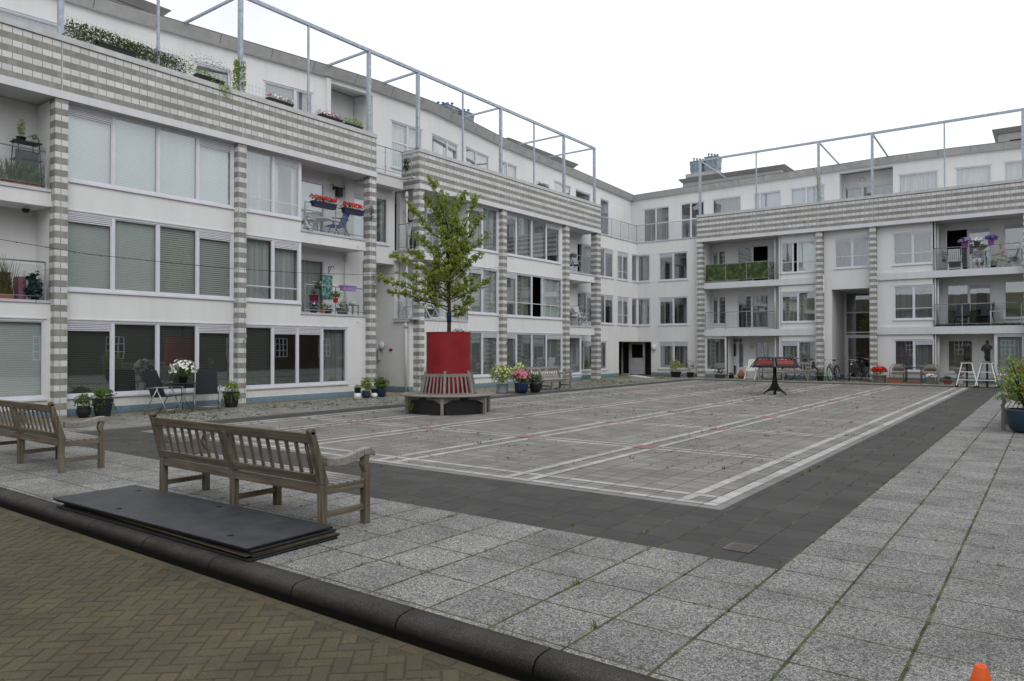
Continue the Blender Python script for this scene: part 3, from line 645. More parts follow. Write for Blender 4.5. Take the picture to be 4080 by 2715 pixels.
for (a, b, z0, z1, pn, lo) in ((31.4, 32.9, .42, 1.92, [(32.0, 'R', 0), (32.9, 't', 1)], None), (31.35, 33.3, 2.86, 4.40, [(32.3, 'N', 0), (33.3, 'D', 1)], None), (31.35, 33.3, 5.30, 6.86, [(31.9, 'X', 0), (33.3, 'N', 0)], None),
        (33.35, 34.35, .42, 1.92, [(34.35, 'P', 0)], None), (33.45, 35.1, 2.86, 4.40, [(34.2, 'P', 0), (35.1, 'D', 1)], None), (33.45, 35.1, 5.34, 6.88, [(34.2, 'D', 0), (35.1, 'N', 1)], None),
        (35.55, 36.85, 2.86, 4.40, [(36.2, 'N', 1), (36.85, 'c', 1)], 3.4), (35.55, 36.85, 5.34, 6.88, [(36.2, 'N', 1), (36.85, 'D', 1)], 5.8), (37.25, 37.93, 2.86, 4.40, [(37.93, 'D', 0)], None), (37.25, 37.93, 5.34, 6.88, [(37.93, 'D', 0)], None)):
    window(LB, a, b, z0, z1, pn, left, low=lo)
# railings of the left wing
railing([(-18.28, 3.0), (-18.28, 6.98)], 5.17, 6.03, left); railing([(-18.28, 3.0), (-18.28, 6.98)], 2.66, 3.53, left)
railing([(-18.28, 14.1), (-18.28, 16.46)], 5.17, 6.05, left); railing([(-18.28, 14.1), (-18.28, 16.46)], 2.66, 3.53, left)
for z0 in (5.09, 2.66):
    railing([(-18.88, 18.64), (-18.16, 18.64)], z0, z0+.92, left); railing([(-18.25, 19.25), (-18.25, 21.75)], z0+.02, z0+.92, left)
    railing([(-18.22, 29.0), (-18.22, 31.42)], z0+.06, z0+.90, left)
railing([(-18.6, 16.9), (-18.6, 18.56), (-18.16, 18.56)], 7.66, 8.56, left); railing([(-19.17, 31.95), (-19.17, 37.92)], 7.63, 8.56, left)
# downpipes
for (x_, y_, z0, z1) in ((-19.05, 16.35, 2.66, 4.72), (-19.05, 16.35, 5.1, 7.2), (-18.52, 18.66, 0, 2.52), (-18.62, 18.80, 2.66, 4.75), (-18.62, 18.80, 5.1, 7.2), (-19.05, 29.9, 2.6, 4.7), (-19.05, 29.9, 5.1, 7.3)):
    p_ = MB(); p_.tube([(x_, y_, z0), (x_, y_, z1)], .038, 10); p_.tube([(x_, y_, z1-.22), (x_, y_, z1-.06)], .062, 10); p_.build('downpipe', 'pipe', left)
# thin control joints in parapet and upper wall are drip-stained strips of sealant
js = MB()
for s_ in (7.235, 11.85, 16.6, 24.0, 28.8): js.fbox(LF, s_-.008, s_+.008, .0305 if 0 else .001, .006, 7.452, 8.578)
js.build_each('sealant_joint', 'coping', left)
# pergola of galvanised steel
def pergola(F, main, thin, beam0, beam1, zt, backs, parent, zb=8.716, dz=-.1):
    pg = MB(); pg.fbox(F, beam0, beam1, dz-.05, dz+.05, zt-.05, zt+.05); o = pg.build('pergola', 'galv', parent)
    for s_ in main:
        q = MB(); q.fbox(F, s_-.055, s_+.055, dz-.055, dz+.055, zb, zt-.051); q.fbox(F, s_-.09, s_+.09, dz-.09, dz+.09, zb, zb+.012); q.build('post', 'galv', o)
    for s_ in thin:
        q = MB(); q.fbox(F, s_-.028, s_+.028, dz-.028, dz+.028, zb, zt-.051); q.build('thin_post', 'galv', o)
    for s_, p in backs:
        q = MB(); a = F.P(s_, dz-.051, zt-.0); q.bar(a, Vector(p), .065, .065); q.build('cross_bar', 'galv', o)
    return o
LP = [7.235, 11.835, 16.6, 18.93, 23.8, 28.62, 31.42]
bx = {7.235: -21.9, 11.835: -21.25, 16.6: -20.45, 18.93: -20.12, 23.8: -20.35, 28.62: -21.0, 31.42: -21.2}
pergola(LF, LP, [9.5, 14.15, 21.4, 26.2], 1, 31.48, 11.46, [(s_, (bx[s_]+.1, s_, 11.44)) for s_ in LP], left)
# roof-top boxes
def penthouse(x0, x1, y0, y1, z0, z1, parent, slot=None, flare=.25):
    m = MB(); m.box(x0, x1, y0, y1, z0, z1-.22); o = m.build('rooftop_box', 'roofgrey2', parent)
    e = MB(); e.hexa([(x0-.05, y0-.05, z1-.219), (x1+.05, y0-.05, z1-.219), (x1+.05, y1+.05, z1-.219), (x0-.05, y1+.05, z1-.219), (x0-flare, y0-flare, z1), (x1+flare, y0-flare, z1), (x1+flare, y1+flare, z1), (x0-flare, y1+flare, z1)]); e.build('rooftop_edge', 'roofgrey2', o)
    if slot: q = MB(); q.box(*slot); q.build('ventilation_slot', 'K', o)
    return o
M['roofgrey2'] = var('rooftop_render_grey', (.38, .375, .35), .08, 2, .85)
penthouse(-26.5, -23.6, 1, 12.4, 11.45, 12.75, left); penthouse(-27, -23.6, 31.5, 38.2, 11.45, 12.85, left)
penthouse(-25.6, -23.6, 26.2, 28.95, 11.45, 12.85, left, flare=.10)
def chimney(cx, cy, z0, z1, w_, d_, parent):
    m = MB(); n = 4; h = (z1-z0)/n
    for i in range(n):
        g = .03*(i % 2)+.02*i; m.box(cx-w_/2-g*.4, cx+w_/2+g*.4, cy-d_/2-g*.4, cy+d_/2+g*.4, z0+h*i+.001, z0+h*(i+1))
    m.box(cx-w_/2-.06, cx+w_/2+.06, cy-d_/2-.06, cy+d_/2+.06, z1+.001, z1+.04); o = m.build('chimney', 'lead', parent)
    for k in range(4):
        f = MB(); x_ = cx+(k-1.5)*w_*.18; y_ = cy+(k-1.5)*d_*.2; f.tube([(x_, y_, z1+.04), (x_, y_, z1+.24)], .05, 8); f.tube([(x_, y_, z1+.24), (x_, y_, z1+.28)], .075, 8); f.build('flue', 'lead', o)
chimney(-24.1, 27.0, 12.85, 13.45, .85, .85, left); chimney(-24.1, 28.25, 12.85, 13.45, .85, .85, left)

# ------------------------------------------------------------------ FAR WING
far = empty('apartment_building', (-9, 37.6, 0), 'white apartment wing closing the far side of the courtyard, with an entrance behind two bicycles', 'apartment building', 'white apartment wings round the courtyard', world=True)
for a, b in ((-15.43, -15.12), (-9.33, -9.04), (-6.94, -6.66), (-.99, -.68)):
    MB().fbox(FF, a, b, -.30, 0, *CZ).build('column', 'striped', far)
wl_ = MB(); pl = MB(); gut = MB(); slab = MB(); bnd = MB()
XI = -19.15
# inner bay up to the corner
wl_.wall(FW, XI, -15.43, .2, IZ, -.25, 0, [H(XI-.1, -18.33, 2.86, 4.40), H(XI-.1, -18.33, 5.34, 6.88), H(-17.8, -16.08, 5.34, 6.88), H(-17.8, -16.08, 2.86, 4.40), H(-17.8, -16.05, .42, 1.92), H(XI-.1, -18.28, -.2, 1.93)])
pl.fbox(FW, -18.28, -15.43, -.2, .012, -.1, .2); gut.fbox(FW, XI-.04, -15.4, -.25, .04, IZ+.001, IZ+.07)
def fwin(a, b, z0, z1, pn, F=None, **k): return window(F or FW, a, b, z0, z1, pn, far, **k)
fwin(XI+.02, -18.33, 2.86, 4.40, [(-18.33, 'C', 0)]); fwin(XI+.02, -18.33, 5.34, 6.88, [(-18.33, 'T', 0)])
fwin(-17.8, -16.08, 5.34, 6.88, [(-16.94, 't', 1), (-16.08, 'D', 0)]); fwin(-17.8, -16.08, 2.86, 4.40, [(-16.94, 't', 1), (-16.08, 'D', 0)]); fwin(-17.8, -16.05, .42, 1.92, [(-16.93, 'N', 1), (-16.05, 'P', 1)])
# bay 1
wl_.wall(FW, -11.12, -9.33, .2, 7.3, -.25, -.03, [H(-11.10, -9.40, .47, 1.92), H(-11.10, -9.40, 2.86, 4.40), H(-11.10, -9.40, 5.36, 6.90)]); pl.fbox(FW, -11.12, -9.33, -.2, -.018, -.1, .2)
fwin(-11.10, -9.40, .47, 1.92, [(-10.27, 'N', 1), (-9.4, 'N', 0)], d=-.03); fwin(-11.10, -9.40, 2.86, 4.40, [(-10.27, 'T', 1), (-9.4, 'T', 0)], d=-.03); fwin(-11.10, -9.40, 5.36, 6.90, [(-10.5, 'T', 0), (-10.28, 'X', 0), (-9.4, 'B', 0)], d=-.03, low=5.9)
wl_.wall(FB, -15.2, -11.0, 0, 7.3, -.2, 0, [H(-15.15, -14.35, 5.35, 6.92), H(-13.75, -12.05, 5.12, 7.02), H(-15.15, -14.35, 2.86, 4.42), H(-13.75, -12.05, 2.6, 4.42), H(-14.28, -13.36, -.1, 2.12), H(-12.8, -12.02, .45, 1.9)])
window(FB, -15.15, -14.35, 5.35, 6.92, [(-14.8, 'N', 1), (-14.35, 'D', 0)], far); window(FB, -13.75, -12.05, 5.12, 7.02, [(-12.9, 'N', 0), (-12.05, 'X', 0)], far, sill=False, name='balcony_door')
window(FB, -15.15, -14.35, 2.86, 4.42, [(-14.8, 'D', 1), (-14.35, 'D', 0)], far); window(FB, -13.75, -12.05, 2.6, 4.42, [(-12.95, 'D', 0), (-12.05, 'N', 0)], far, sill=False, name='balcony_door')
window(FB, -12.8, -12.02, .45, 1.9, [(-12.4, 'N', 0), (-12.02, 'N', 0)], far)
wl_.fbox(FF, -11.2, -11.1, -1.4, -.33, 0, 7.3); wl_.fbox(FF, -15.43, -15.14, -1.46, -.31, 0, 7.3)
# ground floor bay window and house door
wl_.wall(FW, -15.12, -13.93, .2, 2.2, -.2, -.02, [H(-15.08, -13.97, .36, 2.14)]); pl.fbox(FW, -15.12, -13.93, -.18, -.008, -.1, .2); fwin(-15.08, -13.97, .36, 2.14, [(-13.97, 't', 0)], d=-.02)
wl_.fbox(FF, -13.97, -13.93, -1.4, -.34, 0, 2.2)
dr = MB(); P = FB.P
for (a, b, c, e) in ((-14.28, -14.22, 0, 2.12), (-13.72, -13.66, 0, 2.12), (-13.42, -13.36, 0, 2.12), (-14.22, -13.42, 2.06, 2.12), (-14.22, -13.42, 1.82, 1.88), (-14.22, -13.72, .62, 1.12), (-14.22, -13.72, .0, .12), (-14.22, -14.14, .12, 1.82), (-13.80, -13.72, .12, 1.82), (-13.66, -13.42, .0, .55)):
    dr.fbox(FB, a, b, -.06, .0 if (b-a) < .09 else -.004, c, e)
d_ = dr.build('house_door', 'frame', far); q = MB(); q.fbox(FB, -14.2, -13.44, -.036, -.03, .1, 2.05); q.build('pane', 'glass', d_); q = MB(); q.fbox(FB, -14.25, -13.4, -.9, -.2, 0, 2.1); q.build('room', 'interior_lt', d_)
q = MB(); q.tube([FB.P(-13.47, .03, 1.02), FB.P(-13.56, .03, 1.02)], .012, 6); q.build('handle', 'rail', d_)
# slab bands
for (z0, z1) in ((2.2, 2.54), (4.75, 5.06)):
    bnd.fbox(FW, -15.12, -9.33, -.02, .06, z0, z1); slab.fbox(FW, -15.12, -11.12, -1.14, -.021, z0, z1-.001)
    bnd.fbox(FW, -6.66, -.99, -.02, .06, z0, z1); slab.fbox(FW, -4.3, 1.0, -1.14, -.021, z0, z1-.001)
# bay 2, entrance
wl_.wall(FW, -9.04, -6.94, 0, 7.3, -.25, -.05, [H(-8.55, -6.96, 5.43, 6.92), H(-8.68, -6.94, -.1, 4.42)]); fwin(-8.55, -6.96, 5.43, 6.92, [(-7.75, 'P', 1), (-6.96, 'P', 1)], d=-.05, low=6.0)
pl.fbox(FW, -9.04, -8.68, -.2, -.038, -.1, .2)
wl_.fbox(FF, -8.90, -8.69, -3.2, -.56, 0, 4.6); wl_.fbox(FF, -6.92, -6.70, -3.2, -.56, 0, 4.6); slab.fbox(FF, -8.9, -6.7, -3.4, -.56, 4.43, 4.6); pl.fbox(FF, -8.69, -8.676, -3.0, -.56, -.1, .2)
ent = MB(); EF = Fr((0, 40.6, 0), (1, 0, 0), (0, -1, 0))
for (a, b, c, e) in ((-8.68, -8.58, 0, 4.42), (-8.58, -6.92, 4.36, 4.42), (-8.58, -6.92, 3.36, 3.42), (-8.58, -6.92, 2.34, 2.40), (-8.58, -6.92, 1.98+.1, 2.24), (-7.36, -7.22, 0, 2.08), (-8.58, -7.36, 0, .08), (-8.58, -8.5, .08, 2.08), (-7.22, -6.92, 0, .08), (-6.98, -6.92, .08, 2.08)):
    ent.fbox(EF, a, b, -.07, 0, c, e)
e_ = ent.build('entrance_screen', 'frame', far); q = MB(); q.fbox(EF, -8.6, -6.93, -.04, -.034, .05, 4.4); q.build('pane', 'glass', e_); q = MB(); q.fbox(EF, -8.9, -6.7, -3, -2.9, 0, 4.5); q.fbox(EF, -8.9, -8.69, -2.9, -.08, 0, 4.5); q.fbox(EF, -6.9, -6.7, -2.9, -.08, 0, 4.5); q.fbox(EF, -8.9, -6.7, -3, -.08, 4.5, 4.6); q.build('room', 'interior', e_)
q = MB(); q.tube([EF.P(-7.29, .05, .95), EF.P(-7.29, .05, 1.12)], .015, 6); q.build('handle', 'rail', e_)
# bay 3
wl_.wall(FW, -6.66, -4.30, .2, 7.3, -.25, -.03, [H(-5.97, -4.33, .5, 1.96), H(-5.97, -4.33, 2.88, 4.46), H(-5.99, -4.36, 5.42, 6.90)]); pl.fbox(FW, -6.66, -4.30, -.2, -.018, -.1, .2)
fwin(-5.97, -4.33, .5, 1.96, [(-5.14, 'P', 0), (-4.33, 'N', 1)], d=-.03); fwin(-5.97, -4.33, 2.88, 4.46, [(-5.14, 'N', 0), (-4.33, 'N', 1)], d=-.03, low=3.4); fwin(-5.99, -4.36, 5.42, 6.90, [(-5.17, 'P', 0), (-4.36, 'P', 1)], d=-.03, low=5.95)
wl_.fbox(FF, -4.36, -4.26, -1.4, -.33, 0, 7.3)
wl_.wall(FB, -4.4, 1.0, 0, 7.3, -.2, 0, [H(-3.97, -2.2, 5.12, 7.03), H(-1.76, -.9, 5.25, 7.10), H(-3.97, -2.2, 2.6, 4.5), H(-1.76, -.9, 2.88, 4.56), H(-3.95, -2.9, .44, 1.96)])
window(FB, -3.97, -2.2, 5.12, 7.03, [(-3.1, 'X', 0), (-2.2, 'P', 1)], far, sill=False, name='balcony_door'); window(FB, -1.76, -.9, 5.25, 7.10, [(-.9, 'P', 1)], far)
window(FB, -3.97, -2.2, 2.6, 4.5, [(-3.07, 'T', 0), (-2.2, 't', 1)], far, sill=False, name='balcony_door'); window(FB, -1.76, -.9, 2.88, 4.56, [(-.9, 'O', 0)], far)
window(FB, -3.95, -2.9, .44, 1.96, [(-2.9, 'T', 0)], far)
wl_.wall(FW, -2.06, 1.0, .2, 2.2, -.25, -.02, [H(-2.02, -.2, .42, 2.12)]); pl.fbox(FW, -2.06, 1.0, -.2, -.008, -.1, .2); fwin(-2.02, -.2, .42, 2.12, [(-1.02, 'C', 0), (-.2, 'C', 0)], d=-.02); wl_.fbox(FF, -2.06, -2.0, -1.4, -.56, 0, 2.2)
pl.fbox(FB, -4.26, -2.06, -.1, .012, -.1, .2)
# back wall right of the entrance etc.
wl_.build('wall', 'plaster', far); pl.build_each('plinth', 'bluetile', far); slab.build_each('balcony_slab', 'soffit', far); gut.build_each('gutter', 'framegrey', far); bnd.build_each('slab_band', 'band', far)
# corner entrance
ce = MB()
ce.box(-21.0, -18.1, 39.2, 39.4, 0, 2.1); ce.box(-21.2, -21.0, 34.8, 39.4, 0, 2.1); ce.box(-18.27, -18.1, 38.16, 39.2, 0, 2.1); ce.box(-21.0, -19.41, 34.8, 34.98, 0, 2.1); ce.box(-21.0, -19.41, 34.98, 39.2, 1.95, 2.1); ce.box(-19.41, -18.28, 38.16, 39.2, 1.95, 2.1)
ce.build('porch', 'interior', far)
cd = MB()
DF = Fr((0, 38.35, 0), (1, 0, 0), (0, -1, 0))
for (a, b, c, e) in ((-20.4, -20.33, 0, 1.93), (-19.92, -19.85, 0, 1.93), (-19.85, -19.75, .05, 1.88), (-19.02, -18.9, .05, 1.88), (-19.75, -19.02, 1.78, 1.88), (-19.75, -19.02, .05, 1.0), (-20.33, -18.3, 1.88, 1.95), (-20.33, -19.92, 0, .08)): cd.fbox(DF, a, b, -.06, 0, c, e)
cdo = cd.build('porch_door', 'framegrey', far); q = MB(); q.fbox(DF, -19.76, -19.01, -.04, -.03, .98, 1.8); q.build('pane', 'glass', cdo); q = MB(); q.tube([DF.P(-18.97, .04, .9), DF.P(-18.97, .04, 1.15)], .015, 6); q.build('handle', 'rail', cdo)
# railings
railing([(-15.05, 37.86), (-11.72, 37.86), (-11.72, 39.0)], 5.07, 6.03, far); railing([(-15.05, 37.86), (-11.72, 37.86), (-11.72, 39.0)], 2.55, 3.47, far)
railing([(-4.32, 39.0), (-4.32, 37.86), (-1.12, 37.86)], 5.07, 6.06, far); railing([(-4.32, 39.0), (-4.32, 37.86), (-1.08, 37.86)], 2.55, 3.52, far)
railing([(XI+.0, 37.86), (-15.46, 37.86)], 7.63, 8.56, far)
# parapet
fas = MB(); fas.fbox(FF, -15.43, 1.5, -.24, 0, 7.45, 8.60); fas.fbox(FF, -15.43, -15.2, -.6, -.241, 7.45, 8.60); fas.build('striped_parapet', 'striped', far)
cp = MB(); li = MB(); n = 7
for i in range(n): a = -15.45+(16.95)*i/n; b = -15.45+16.95*(i+1)/n; cp.fbox(FF, a+.003, b-.003, -.28, .035, 8.601, 8.735); li.fbox(FF, a+.002, b-.002, -.27, .03, 7.271, 7.449)
cp.build('coping', 'coping', far); li.build('lintel_beam', 'band', far)
sf = MB(); sf.fbox(FF, -15.4, 1.5, -6, -.271, 7.31, 7.44); sf.fbox(FF, -22, -15.4, -6, -.56, 7.3, 7.50); sf.build_each('terrace_slab', 'soffit', far)
js = MB()
for s_ in (-12.25, -9.2, -6.8, -3.86): js.fbox(FF, s_-.008, s_+.008, .001, .006, 7.452, 8.598)
js.build_each('sealant_joint', 'coping', far)
FWp = [(-22.1, 42.95), (-18.6, 42.7), (-14, 42.5), (-9.8, 42.3), (-9.25, 42.26), (-6.62, 42.07), (-3.9, 42.2), (1.5, 42.85)]
fu = [(-21.2, -19.35, 7.6, 10.5, [(-20.3, 't', 0), (-19.35, 't', 0)]), (-18.85, -17.0, 7.6, 10.52, [(-17.9, 'D', 0), (-17.0, 'D', 0)]), (-16.5, -14.7, 9.3, 10.54, [(-14.7, 'N', 0)]), (-13.98, -12.37, 9.3, 10.54, [(-13.6, 'W', 0), (-12.37, 'W', 0)]), (-11.85, -10.0, 9.3, 10.53, [(-11.0, 'W', 0), (-10.0, 'W', 0)]),
      (-6.38, -4.58, 9.3, 10.49, [(-4.58, 'C', 0)]), (-3.88, -2.35, 9.3, 10.5, [(-2.35, 'C', 0)]), (-1.88, -.3, 9.3, 10.54, [(-.9, 'C', 0), (-.3, 'C', 0)])]
um = upper(FWp, fu, far, True, niche=(-9.25, -6.62, 11.0))
NF2 = Fr((0, 43.2, 0), (1, 0, 0), (0, -1, 0)); um.wall(NF2, -9.4, -6.5, 7.44, 11.1, -.2, 0, [H(-9.2, -6.65, 8.6, 10.36)]); um.box(-9.45, -9.26, 42.4, 43.2, 7.45, 11.1); um.box(-6.61, -6.45, 42.3, 43.2, 7.45, 11.1); um.build('upper_wall', 'plaster', far)
window(NF2, -9.2, -6.65, 8.6, 10.36, [(-8.3, 'N', 0), (-6.65, 'N', 0)], far, lt=True)
roof(FWp, far, True, 5)
for (x_, z0, z1) in ((-11.86, 0, 2.2), (-11.86, 2.55, 4.74), (-11.86, 5.1, 7.28), (-4.2, 0, 2.2), (-4.2, 2.55, 4.74), (-4.2, 5.1, 7.28)):
    p_ = MB(); p_.tube([(x_ if x_ > -5 else -11.45, 38.2 if x_ > -5 else 38.15, z0), (x_ if x_ > -5 else -11.45, 38.2 if x_ > -5 else 38.15, z1)], .05, 10); p_.build('downpipe', 'pipe', far)
FPs = [-15.28, -9.2, -6.8, -.98]
pergola(FF, FPs, [-12.25, -3.86], -15.33, 2, 11.68, [(-15.28, (-15.28, 42.25, 11.45)), (-9.2, (-9.2, 42.0, 11.45)), (-6.8, (-6.8, 41.85, 11.45)), (-.98, (-.98, 42.1, 11.45))], far, zb=8.736)
penthouse(-19.2, -12.95, 44.5, 48, 11.45, 12.45, far, slot=(-18.6, -14.3, 44.47, 44.6, 11.62, 11.78)); penthouse(-19.1, -17.1, 44.9, 47, 12.451, 12.85, far, flare=.06); penthouse(-2.2, 4, 44.5, 48, 11.45, 12.65, far, slot=(-1.7, 3, 44.47, 44.6, 11.9, 12.05))
chimney(-18.55, 45.5, 12.86, 13.65, .75, .8, far); chimney(-17.55, 45.5, 12.86, 13.8, .75, .8, far)

# ------------------------------------------------------------------ brick house on the open side (seen only in reflections)
def brick_house(F, base, a0, a1, hgt, ridge, label):
    h = empty('brick_house', base, label, 'house', world=True)
    if 'brown_brick' not in M:
        t = NT('brown_house_brick'); p = t.pos(); X, Y, Z = t.sep(p); b = t.node('ShaderNodeTexBrick'); t.link(t.comb(t.math('ADD', X, Y), Z), b.inputs['Vector']); b.inputs['Scale'].default_value = 1
        b.inputs['Brick Width'].default_value = .21; b.inputs['Row Height'].default_value = .065; b.inputs['Mortar Size'].default_value = .006; b.inputs['Color1'].default_value = (.060, .046, .038, 1); b.inputs['Color2'].default_value = (.085, .062, .05, 1); b.inputs['Mortar'].default_value = (.11, .10, .09, 1)
        t.col(b.outputs[0]); t.rough(.9); M['brown_brick'] = t.m; M['tiles'] = var('brown_roof_tiles', (.07, .06, .05), .3, 12, .8)
    wins = [(y+.0, y+1.1, z, z+1.4) for y in range(int(a0)+2, int(a1)-2, 4) for z in ((.9, 3.4) if hgt > 5 else (.9,))]
    m = MB(); m.wall(F, a0, a1, -.2, hgt, -.25, 0, [H(*q) for q in wins]); m.fbox(F, a0, a1, -9, -8.8, -.2, hgt); m.build('wall', 'brown_brick', h)
    P = F.P; r = MB(); r.add([P(a0-.3, .3, hgt-.1), P(a1+.3, .3, hgt-.1), P(a1+.3, -4.5, ridge), P(a0-.3, -4.5, ridge), P(a0-.3, -9.3, hgt-.1), P(a1+.3, -9.3, hgt-.1)], [(0, 1, 2, 3), (3, 2, 5, 4), (0, 3, 4), (1, 5, 2)]); r.build('roof', 'tiles', h)
    for (a, b_, c, e) in wins:
        f = MB()
        for k in range(4): q = a+(b_-a-.06)*k/3; f.fbox(F, q, q+.06, -.1, -.02, c, e)
        for k in range(4): q = c+(e-c-.06)*k/3; f.fbox(F, a+.06, b_-.06, -.095, -.025, q, q+.06)
        o = f.build('window', 'whitepaint', h); g = MB(); g.fbox(F, a+.02, b_-.02, -.13, -.12, c+.02, e-.02); g.build('pane', 'K', o)
M['whitepaint'] = var('white_paint', (.78, .78, .77), .05, 5, .5)
brick_house(Fr((9.5, 0, 0), (0, 1, 0), (-1, 0, 0)), (9.5, 20, 0), -5, 47, 5.3, 11.6, 'long brown brick house with white sash windows across from the left wing')
brick_house(Fr((0, -7, 0), (1, 0, 0), (0, 1, 0)), (-10, -7, 0), -34, 14, 5.4, 7.2, 'tall brown brick house row along the street behind the photographer')

# ------------------------------------------------------------------ plants
def leafmat(name, c1, c2, c3=None, sc=16):
    t = NT(name); p = t.pos(); n = t.noise(p, sc, 3, .6); wn = t.node('ShaderNodeTexWhiteNoise', noise_dimensions='3D')
    v = t.scale(p, (31, 31, 31)); f = t.node('ShaderNodeVectorMath', operation='FLOOR'); t.link(v, f.inputs[0]); t.link(f.outputs[0], wn.inputs['Vector'])
    st = [(.25, c1), (.7, c2)] if not c3 else [(.2, c1), (.55, c2), (.85, c3)]
    t.col(t.ramp(t.math('ADD', t.math('MULTIPLY', n, .55), t.math('MULTIPLY', wn.outputs[0], .45)), st)); t.rough(.5); t.b.inputs['Specular IOR Level'].default_value = .35
    t.b.inputs['Subsurface Weight'].default_value = 0
    tr = t.node('ShaderNodeBsdfTranslucent'); tr.inputs[0].default_value = (*[min(1, x*1.5) for x in c2], 1); mxs = t.node('ShaderNodeMixShader'); mxs.inputs[0].default_value = .25
    out = t.n['Material Output']; t.link(t.b.outputs[0], mxs.inputs[1]); t.link(tr.outputs[0], mxs.inputs[2]); t.link(mxs.outputs[0], out.inputs[0]); return t.m
M['leaf'] = leafmat('fresh_green_leaves', (.035, .07, .012), (.10, .17, .03), (.20, .27, .05))
M['vine'] = leafmat('vine_leaves', (.03, .05, .012), (.085, .12, .03), (.20, .22, .06))
M['treeleaf'] = leafmat('hawthorn_leaves', (.10, .14, .02), (.26, .32, .05), (.48, .48, .11), 5)
M['darkleaf'] = leafmat('dark_green_leaves', (.012, .030, .010), (.035, .075, .02), (.07, .12, .03))
M['yleaf'] = leafmat('yellow_green_leaves', (.13, .15, .03), (.33, .36, .08), (.52, .52, .16))
M['limeleaf'] = leafmat('lime_leaves', (.10, .16, .02), (.22, .32, .05), (.36, .42, .09))
M['dryleaf'] = leafmat('dry_stems', (.06, .05, .02), (.13, .13, .04), (.22, .20, .07))
M['redleaf'] = leafmat('red_brown_leaves', (.10, .02, .01), (.25, .05, .03), (.35, .12, .05))
M['grass'] = leafmat('grass_blades', (.05, .075, .018), (.12, .155, .035), (.22, .24, .07))
for nm, c in (('f_red', (.62, .018, .012)), ('f_pink', (.62, .20, .27)), ('f_magenta', (.45, .03, .16)), ('f_white', (.80, .80, .76)), ('f_purple', (.16, .07, .42)), ('f_lilac', (.40, .26, .52)), ('f_yellow', (.62, .50, .05)), ('f_orange', (.7, .2, .02)), ('f_paleyellow', (.60, .60, .30)), ('f_salmon', (.62, .30, .26))):
    M[nm] = var(nm.replace('f_', '')+'_petals', c, .22, 40, .6)
M['soil'] = var('potting_soil', (.035, .025, .018), .4, 40, .95)
M['bark'] = var('bark', (.055, .040, .028), .35, 30, .9, bump=.6, bsc=50)
def leaf(m, p, n, size, mi=0, wd=.5, up=None):
    n = n.normalized(); a = n.orthogonal().normalized(); a.rotate(Matrix.Rotation(rnd.uniform(0, 6.28), 3, n)); b = n.cross(a)
    L_ = size; w_ = size*wd; t = n*size*.12
    m.add([p-a*L_*.5, p+b*w_*.5-t, p+a*L_*.5, p-b*w_*.5-t, ], [(0, 1, 2), (0, 2, 3)], mi)
def rdir(): 
    while True:
        v = Vector((rnd.uniform(-1, 1), rnd.uniform(-1, 1), rnd.uniform(-1, 1)))
        if .05 < v.length < 1: return v.normalized()
def blob(m, c, r, n, size, mi=0, lump=.35, hollow=.45, cut=-.9, wd=.5):
    c = Vector(c); r = Vector(r); sd = rnd.uniform(0, 99)
    for _ in range(n):
        d = rdir()
        if d.z < cut: continue
        k = (hollow+(1-hollow)*rnd.random()**.6)*(1+lump*(noise.noise(d*2.1+Vector((sd, 0, 0)))*2))
        p = c+Vector((d.x*r.x, d.y*r.y, d.z*r.z))*k
        leaf(m, p, (d+rdir()*.9+Vector((0, 0, .3))), size*rnd.uniform(.7, 1.3), mi, wd)
def flower(m, p, d, r, mi=0, n=5):
    d = d.normalized(); a = d.orthogonal().normalized(); a.rotate(Matrix.Rotation(rnd.uniform(0, 6), 3, d)); b = d.cross(a)
    vs = [p]; 
    for k in range(n*2):
        an = math.pi*k/n; rr = r if k % 2 == 0 else r*.55; vs.append(p+a*math.cos(an)*rr+b*math.sin(an)*rr+d*r*(.35 if k % 2 == 0 else .15))
    m.add(vs, [(0, k+1, (k+1) % (n*2)+1) for k in range(n*2)], mi)
def blooms(m, c, r, n, size, mi=0, cut=-.2, lump=.2):
    c = Vector(c); r = Vector(r)
    for _ in range(n):
        d = rdir()
        if d.z < cut: continue
        p = c+Vector((d.x*r.x, d.y*r.y, d.z*r.z))*rnd.uniform(.85, 1.12); flower(m, p, d+rdir()*.4, size*rnd.uniform(.8, 1.2), mi)
def stems(m, base, top_r, h, n, r=.004, mi=0):
    for _ in range(n):
        a = rnd.uniform(0, 6.28); q = rnd.random()**.5*top_r; b = Vector(base); e = b+Vector((math.cos(a)*q, math.sin(a)*q, h*rnd.uniform(.7, 1))); mid = b.lerp(e, .5)+Vector((0, 0, h*.08)); m.tube([b, mid, e], [r, r*.8, r*.4], 4, mi, False)
POT = {'taper': [(.72, 0), (.80, .1), (.95, .9), (1.05, .91), (1.05, 1), (.92, 1), (.9, .9)], 'bowl': [(.55, 0), (.8, .15), (.97, .55), (1.0, .8), (1.06, .93), (1.06, 1), (.93, 1), (.9, .88)], 'vase': [(.6, 0), (.95, .35), (1.02, .6), (.86, .88), (.98, 1), (.88, 1), (.85, .9)]}
